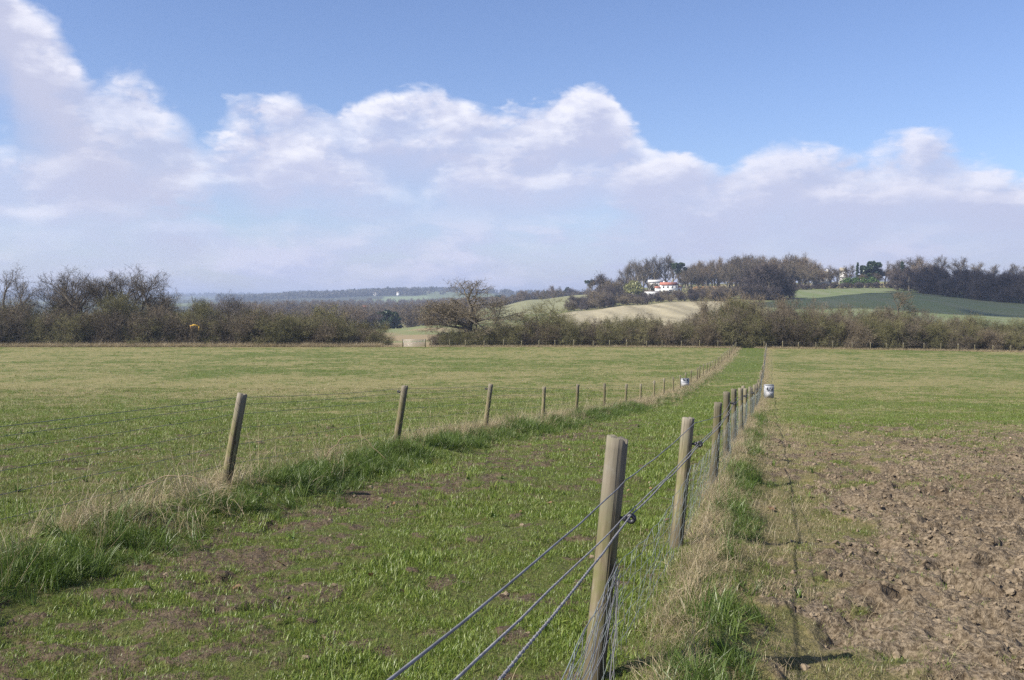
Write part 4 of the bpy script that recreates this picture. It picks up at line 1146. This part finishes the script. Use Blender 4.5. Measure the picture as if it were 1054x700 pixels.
# netting
def netting(posts, zs, top, n_h, off, sag, step, fence_o, seed=3, rad=.0013, mat=None):
    r = np.random.default_rng(seed); mb = MB()
    lines = []
    for k in range(n_h):
        f = (k / (n_h - 1)) ** .8
        K = [pt_on(posts[i], zs[i], .05 + (top(i) - .05) * f) + FN * (posts[i][2] + off) for i in range(len(posts))]
        P = []
        for a in range(len(K) - 1):
            L = posts[a + 1][1] - posts[a][1]; n = max(2, int(L / step)); rj = np.random.default_rng(seed + a)
            sg = sag * rj.uniform(.4, 1.6) * (.3 + f); bulge = rj.normal(0, .025)
            for j in range(n):
                t = j / n; q = K[a] * (1 - t) + K[a + 1] * t
                q = q - np.array([0, 0, 4 * sg * t * (1 - t)]) + FN * (4 * bulge * t * (1 - t)) * (1.2 - f) + r.normal(0, .005, 3)
                P.append(q)
        P.append(K[-1]); lines.append(np.array(P))
    for k, P in enumerate(lines): mb.tube(P - fence_o, rad * (1.35 if k in (0, n_h - 1) else 1), 4)
    A = np.stack(lines)                        # n_h, N, 3
    for j in range(A.shape[1]):
        mb.tube(A[:, j] - fence_o + r.normal(0, .004, (n_h, 3)), rad * .9, 3)
    return mb.mesh('netting', mat or M_NET)
ntop = lambda i: {0: .72, 1: .58, 2: .64, 3: .60}.get(i, .64)
obj('netting', netting(rposts, zs, ntop, 7, .008, .03, .15, FRO), fr)
# slack bundle of loose wire ends hanging on the nearest post
r_ = np.random.default_rng(5); mb = MB()
for k in range(5):
    a = pt_on(rposts[1], zs[1], .60 - .02 * k) + FN * (.05 + .004 * k); b = pt_on(rposts[0], zs[0], .70 - .06 * k) + FN * .05
    t = np.linspace(0, 1, 16)[:, None]; P = a * (1 - t) + b * t - np.array([0, 0, 1]) * (4 * (.03 + .02 * k) * t * (1 - t)) + r_.normal(0, .006, (16, 3))
    mb.tube(P - FRO, .0017, 4)
    c = pt_on(rposts[1], zs[1], .60 - .02 * k) + FN * (.052 + .003 * k); d = pt_on(rposts[1], zs[1], .05) + FN * (.06 + .01 * k) - FT * (.03 * k)
    s_ = np.linspace(0, 1, 9)[:, None]; mb.tube(c * (1 - s_) + d * s_ + r_.normal(0, .006, (9, 3)) - FRO, .0015, 4)
obj('loose_wire', mb.mesh('loose_wire', M_WIRE), fr)

# ---- left hand fence
lposts = [(left_x(4.5), 4.5, .05, 1.0, .1, 0), (-2.66, 8.85, .049, 1.02, .195, .02), (-1.58, 12.9, .046, .97, .155, .02), (-.50, 17.0, .044, .97, .13, .02)]
k = 4; y = 21.3
while y < 161:
    lposts.append((left_x(y) + random.uniform(-.06, .06), y, random.uniform(.038, .05), random.uniform(.90, 1.02), random.uniform(-.02, .07), random.uniform(-.04, .04)))
    y += 4.3 * random.uniform(.95, 1.05)
fl = empty('wire_fence', (left_x(8.8), 8.8, gz(left_x(8.8), 8.8)))
tag(fl, 'old wire fence on leaning round posts along the grassy bank left of the lane', 'fence')
FLO = np.array(fl.location); zl = []
for i, p in enumerate(lposts):
    o, z = add_post(fl, FLO, p, i + 40, i < 6, {1: 'large greenish post leaning right above the long grass'}.get(i)); zl.append(z)
FRO_keep = FRO; FRO = FLO
for k, h in enumerate((.95, .89, .80, .67, .52, .34)):
    def off_path(h=h, k=k):
        P = wire_path([(p[0], p[1], -p[2] - .008, p[3], p[4], p[5]) for p in lposts], zl, lambda i: h * lposts[i][3] / 1.0, 0, .015, .003, 8, seed=60 + k)
        return P
    mb = MB(); mb.tube(off_path(), .0018 if k else .0021, 4); obj('wire', mb.mesh('wire', M_WIRED, True), fl)
FRO = FRO_keep
# black insulators on the left fence
for i in (2, 3):
    o = [c for c in fl.children if c.name.startswith('post')][i]
    io = obj('insulator', ins_me, o, (0, 0, .88)); io.rotation_euler = (0, 0, PI)

# ---- post and wire fences under the far hedge
def edge_fence(x0, x1, lab):
    f = empty('wire_fence', (x0, 163.6, gz(x0, 163.6))); tag(f, lab, 'fence'); O = np.array(f.location)
    n = int(abs(x1 - x0) / 2.9); K = []
    for i in range(n + 1):
        x = x0 + (x1 - x0) * i / n + random.uniform(-.3, .3); y = 163.6 + random.uniform(-.1, .1)
        o = obj('post', cheap[i % 4], f, (x - O[0], y - O[1], gz(x, y) - O[2])); o.scale = (1.9, 1.9, random.uniform(1.15, 1.4))
        K.append([x, y, gz(x, y)])
    K = np.array(K)
    for h in (.45, .8, 1.1):
        mb = MB(); mb.tube(K + [0, -.08, h] - O, .006, 3); obj('wire', mb.mesh('wire', M_WIRED), f)
edge_fence(-13.6, 37.6, 'distant post and wire fence under the hedge between the gate and the lane')
edge_fence(42.4, 96, 'distant post and wire fence under the hedge right of the lane')

# ------------------------------------------------------------------ field gate
x, y = at(426, 163.4); gt = empty('field_gate', (x, y, gz(x, y)))
tag(gt, 'pale grey metal field gate in the gap left of the lone oak', 'gate')
M_GATE = mat_plain('pale_gate_metal', (.50, .47, .44), (.42, .38, .35), 2, .5, .3)
part('gate_frame', M_GATE, gt, lambda b: [b.tube([[-1.75, 0, .15], [-1.75, 0, 1.25]], .035, 8), b.tube([[1.75, 0, .15], [1.75, 0, 1.25]], .035, 8), b.tube([[-1.75, 0, .15], [1.75, 0, 1.25]], .025, 6)])
for k in range(7): part('rail', M_GATE, gt, lambda b: b.tube([[-1.74, -.02, .17 + .18 * k], [1.74, -.02, .17 + .18 * k]], .034, 6))
for s in (-1, 1): obj('gate_post', cheap[0], gt, (s * 1.92, 0, 0)).scale = (2.4, 2.4, 1.5)

# ------------------------------------------------------------------ boxes by the fences
M_BOXM = mat_plain('grey_painted_metal', (.34, .35, .37), (.26, .27, .29), 6, .55, .1)
M_PNL = mat_plain('pale_panel', (.36, .36, .37), (.29, .29, .30), 5)
M_DK = mat_plain('dark_marking', (.12, .125, .15), (.09, .09, .11), 6, .6)
def box_unit(x, y, rz, lab, W=.44, H=.62, D=.22):
    e = empty('equipment_box', (x, y, gz(x, y)), rz); tag(e, lab, 'box', 'grey boxes standing by the fences')
    part('casing', M_BOXM, e, lambda b: [b.box((0, 0, .04 + H / 2), (W, D, H)), b.box((-W / 2 + .04, 0, .02), (.05, D * .8, .04)), b.box((W / 2 - .04, 0, .02), (.05, D * .8, .04))])
    part('lid', M_BOXM, e, lambda b: b.box((0, -.005, H + .055), (W + .008, D + .01, .02)))
    part('lower_panel', M_PNL, e, lambda b: b.box((0, -D / 2 - .006, .04 + H * .27), (W * .84, .010, H * .42)))
    for (sx, sz, w, h) in ((-.12, .50, .06, .12), (-.05, .44, .09, .05), (.11, .48, .09, .13), (.02, .53, .10, .025)):
        part('marking', M_DK, e, lambda b: b.box((sx, -D / 2 - .006, sz), (w, .010, h)))
box_unit(12.62, 47.6, .08, 'pale grey box with dark markings standing right of the fence down the lane')
box_unit(10.55, 59.2, .15, 'pale grey box seen between the far posts of the left hand fence', W=.52, H=.48)

# ------------------------------------------------------------------ yellow frame in the hedge
M_YEL = mat_plain('yellow_paint', (.72, .46, .05), (.60, .36, .04), 3, .5)
M_ORG = mat_plain('orange_paint', (.55, .20, .05), None, 3, .5)
x, y = at(200, 166.9); yf = empty('metal_frame', (x, y, gz(x, y))); yf.scale = (.75, .75, .95); tag(yf, 'small bright yellow metal frame showing in the left hedge', 'frame')
part('rail', M_YEL, yf, lambda b: [b.tube([[-1.0, 0, 3.75], [0, 0, 3.95], [1.1, 0, 3.7]], .13, 6)])
part('upright', M_YEL, yf, lambda b: b.tube([[1.05, 0, 3.7], [1.0, 0, 2.9]], .11, 6)); part('post', M_BARK, yf, lambda b: [b.tube([[1.0, 0, 2.9], [.9, 0, 0]], .05, 6), b.tube([[-.7, 0, 3.2], [-.7, 0, 0]], .05, 6)])
part('bracket', M_ORG, yf, lambda b: b.tube([[-.95, 0, 3.7], [-.7, 0, 3.2]], .10, 6))

# ------------------------------------------------------------------ fallen stems on the left bank
M_STEM = mat_plain('dry_stem', (.26, .20, .13), (.18, .13, .08), 8)
for (x0, y0, pts, lab) in ((-3.35, 8.6, [(0, 0, .14), (.25, .02, .27), (.6, -.1, .26), (.95, -.3, .10)], 'long arched dead stem lying in the grass left of the leaning post'),
                           (-2.0, 10.3, [(0, 0, .10), (.2, 0, .33), (.42, 0, .32), (.7, -.15, .08)], 'arched dead stem over the bank between the two nearest left posts')):
    e_ = MB(); P = np.array(pts, float); t = np.linspace(0, 3, 16)
    P = np.stack([np.interp(t, range(4), P[:, k]) for k in range(3)], 1); P[1:-1] = (P[:-2] + P[1:-1] * 2 + P[2:]) / 4; P += np.random.default_rng(3).normal(0, .006, P.shape)
    e_.tube(P, np.linspace(.006, .002, 16), 5)
    tag(obj('dead_stem', e_.mesh('dead_stem', M_STEM, True), None, (x0, y0, gz(x0, y0))), lab, 'stem')

# ------------------------------------------------------------------ cloud that shades the right hand hill
import bmesh
m, nt, out = new_mat('cloud_white'); g = G(nt)
d_ = g.n('ShaderNodeBsdfDiffuse'); d_.inputs[0].default_value = (.9, .9, .92, 1); t_ = g.n('ShaderNodeBsdfTranslucent'); t_.inputs[0].default_value = (.8, .8, .85, 1)
mx = g.n('ShaderNodeMixShader'); mx.inputs[0].default_value = .4
nt.links.new(d_.outputs[0], mx.inputs[1]); nt.links.new(t_.outputs[0], mx.inputs[2]); tr_ = g.n('ShaderNodeBsdfTransparent'); mx3 = g.n('ShaderNodeMixShader'); mx3.inputs[0].default_value = .5
nt.links.new(mx.outputs[0], mx3.inputs[1]); nt.links.new(tr_.outputs[0], mx3.inputs[2]); nt.links.new(mx3.outputs[0], out.inputs[0])
b = bmesh.new(); bmesh.ops.create_icosphere(b, subdivisions=5, radius=1)
for v in b.verts:
    q = np.array(v.co); f = 1 + .5 * (fbm(np.array([q[0] * 2.2 + 5]), np.array([q[1] * 2.2 + q[2] * 1.5 + 3]), 17, 4)[0] - .5)
    v.co = (q[0] * f * 265, q[1] * f * 165, (q[2] * f * 38 if q[2] > 0 else q[2] * 10))
me = bpy.data.meshes.new('cloud'); b.to_mesh(me); b.free(); me.materials.append(m)
alt = 430; back = alt / math.tan(SUN_EL)
clo = obj('cloud', me, None, (408 - SUN_D[0] * back, 500 - SUN_D[1] * back, alt)); tag(clo, kind='structure')

# ------------------------------------------------------------------ haze
mb = MB(); mb.box((0, 4700, 23), (31000, 9600, 110))
m, nt, out = new_mat('haze_air'); g = G(nt)
pv = g.n('ShaderNodeVolumePrincipled'); pv.inputs['Density'].default_value = .00020
pv.inputs['Color'].default_value = (.60, .72, .95, 1); pv.inputs['Anisotropy'].default_value = .2
nt.links.new(pv.outputs[0], out.inputs['Volume'])
hz = obj('haze', mb.mesh('haze', m)); tag(hz, kind='stuff', label='thin blue haze in the air over the valley', cat='haze')

# ------------------------------------------------------------------ render settings
sc.render.engine = 'CYCLES'
sc.cycles.use_denoising = False
sc.cycles.max_bounces = 6; sc.cycles.diffuse_bounces = 3; sc.cycles.transparent_max_bounces = 4; sc.cycles.volume_bounces = 0
sc.view_settings.view_transform = 'Standard'; sc.view_settings.look = 'None'
sc.view_settings.exposure = 0.82; sc.view_settings.gamma = 1
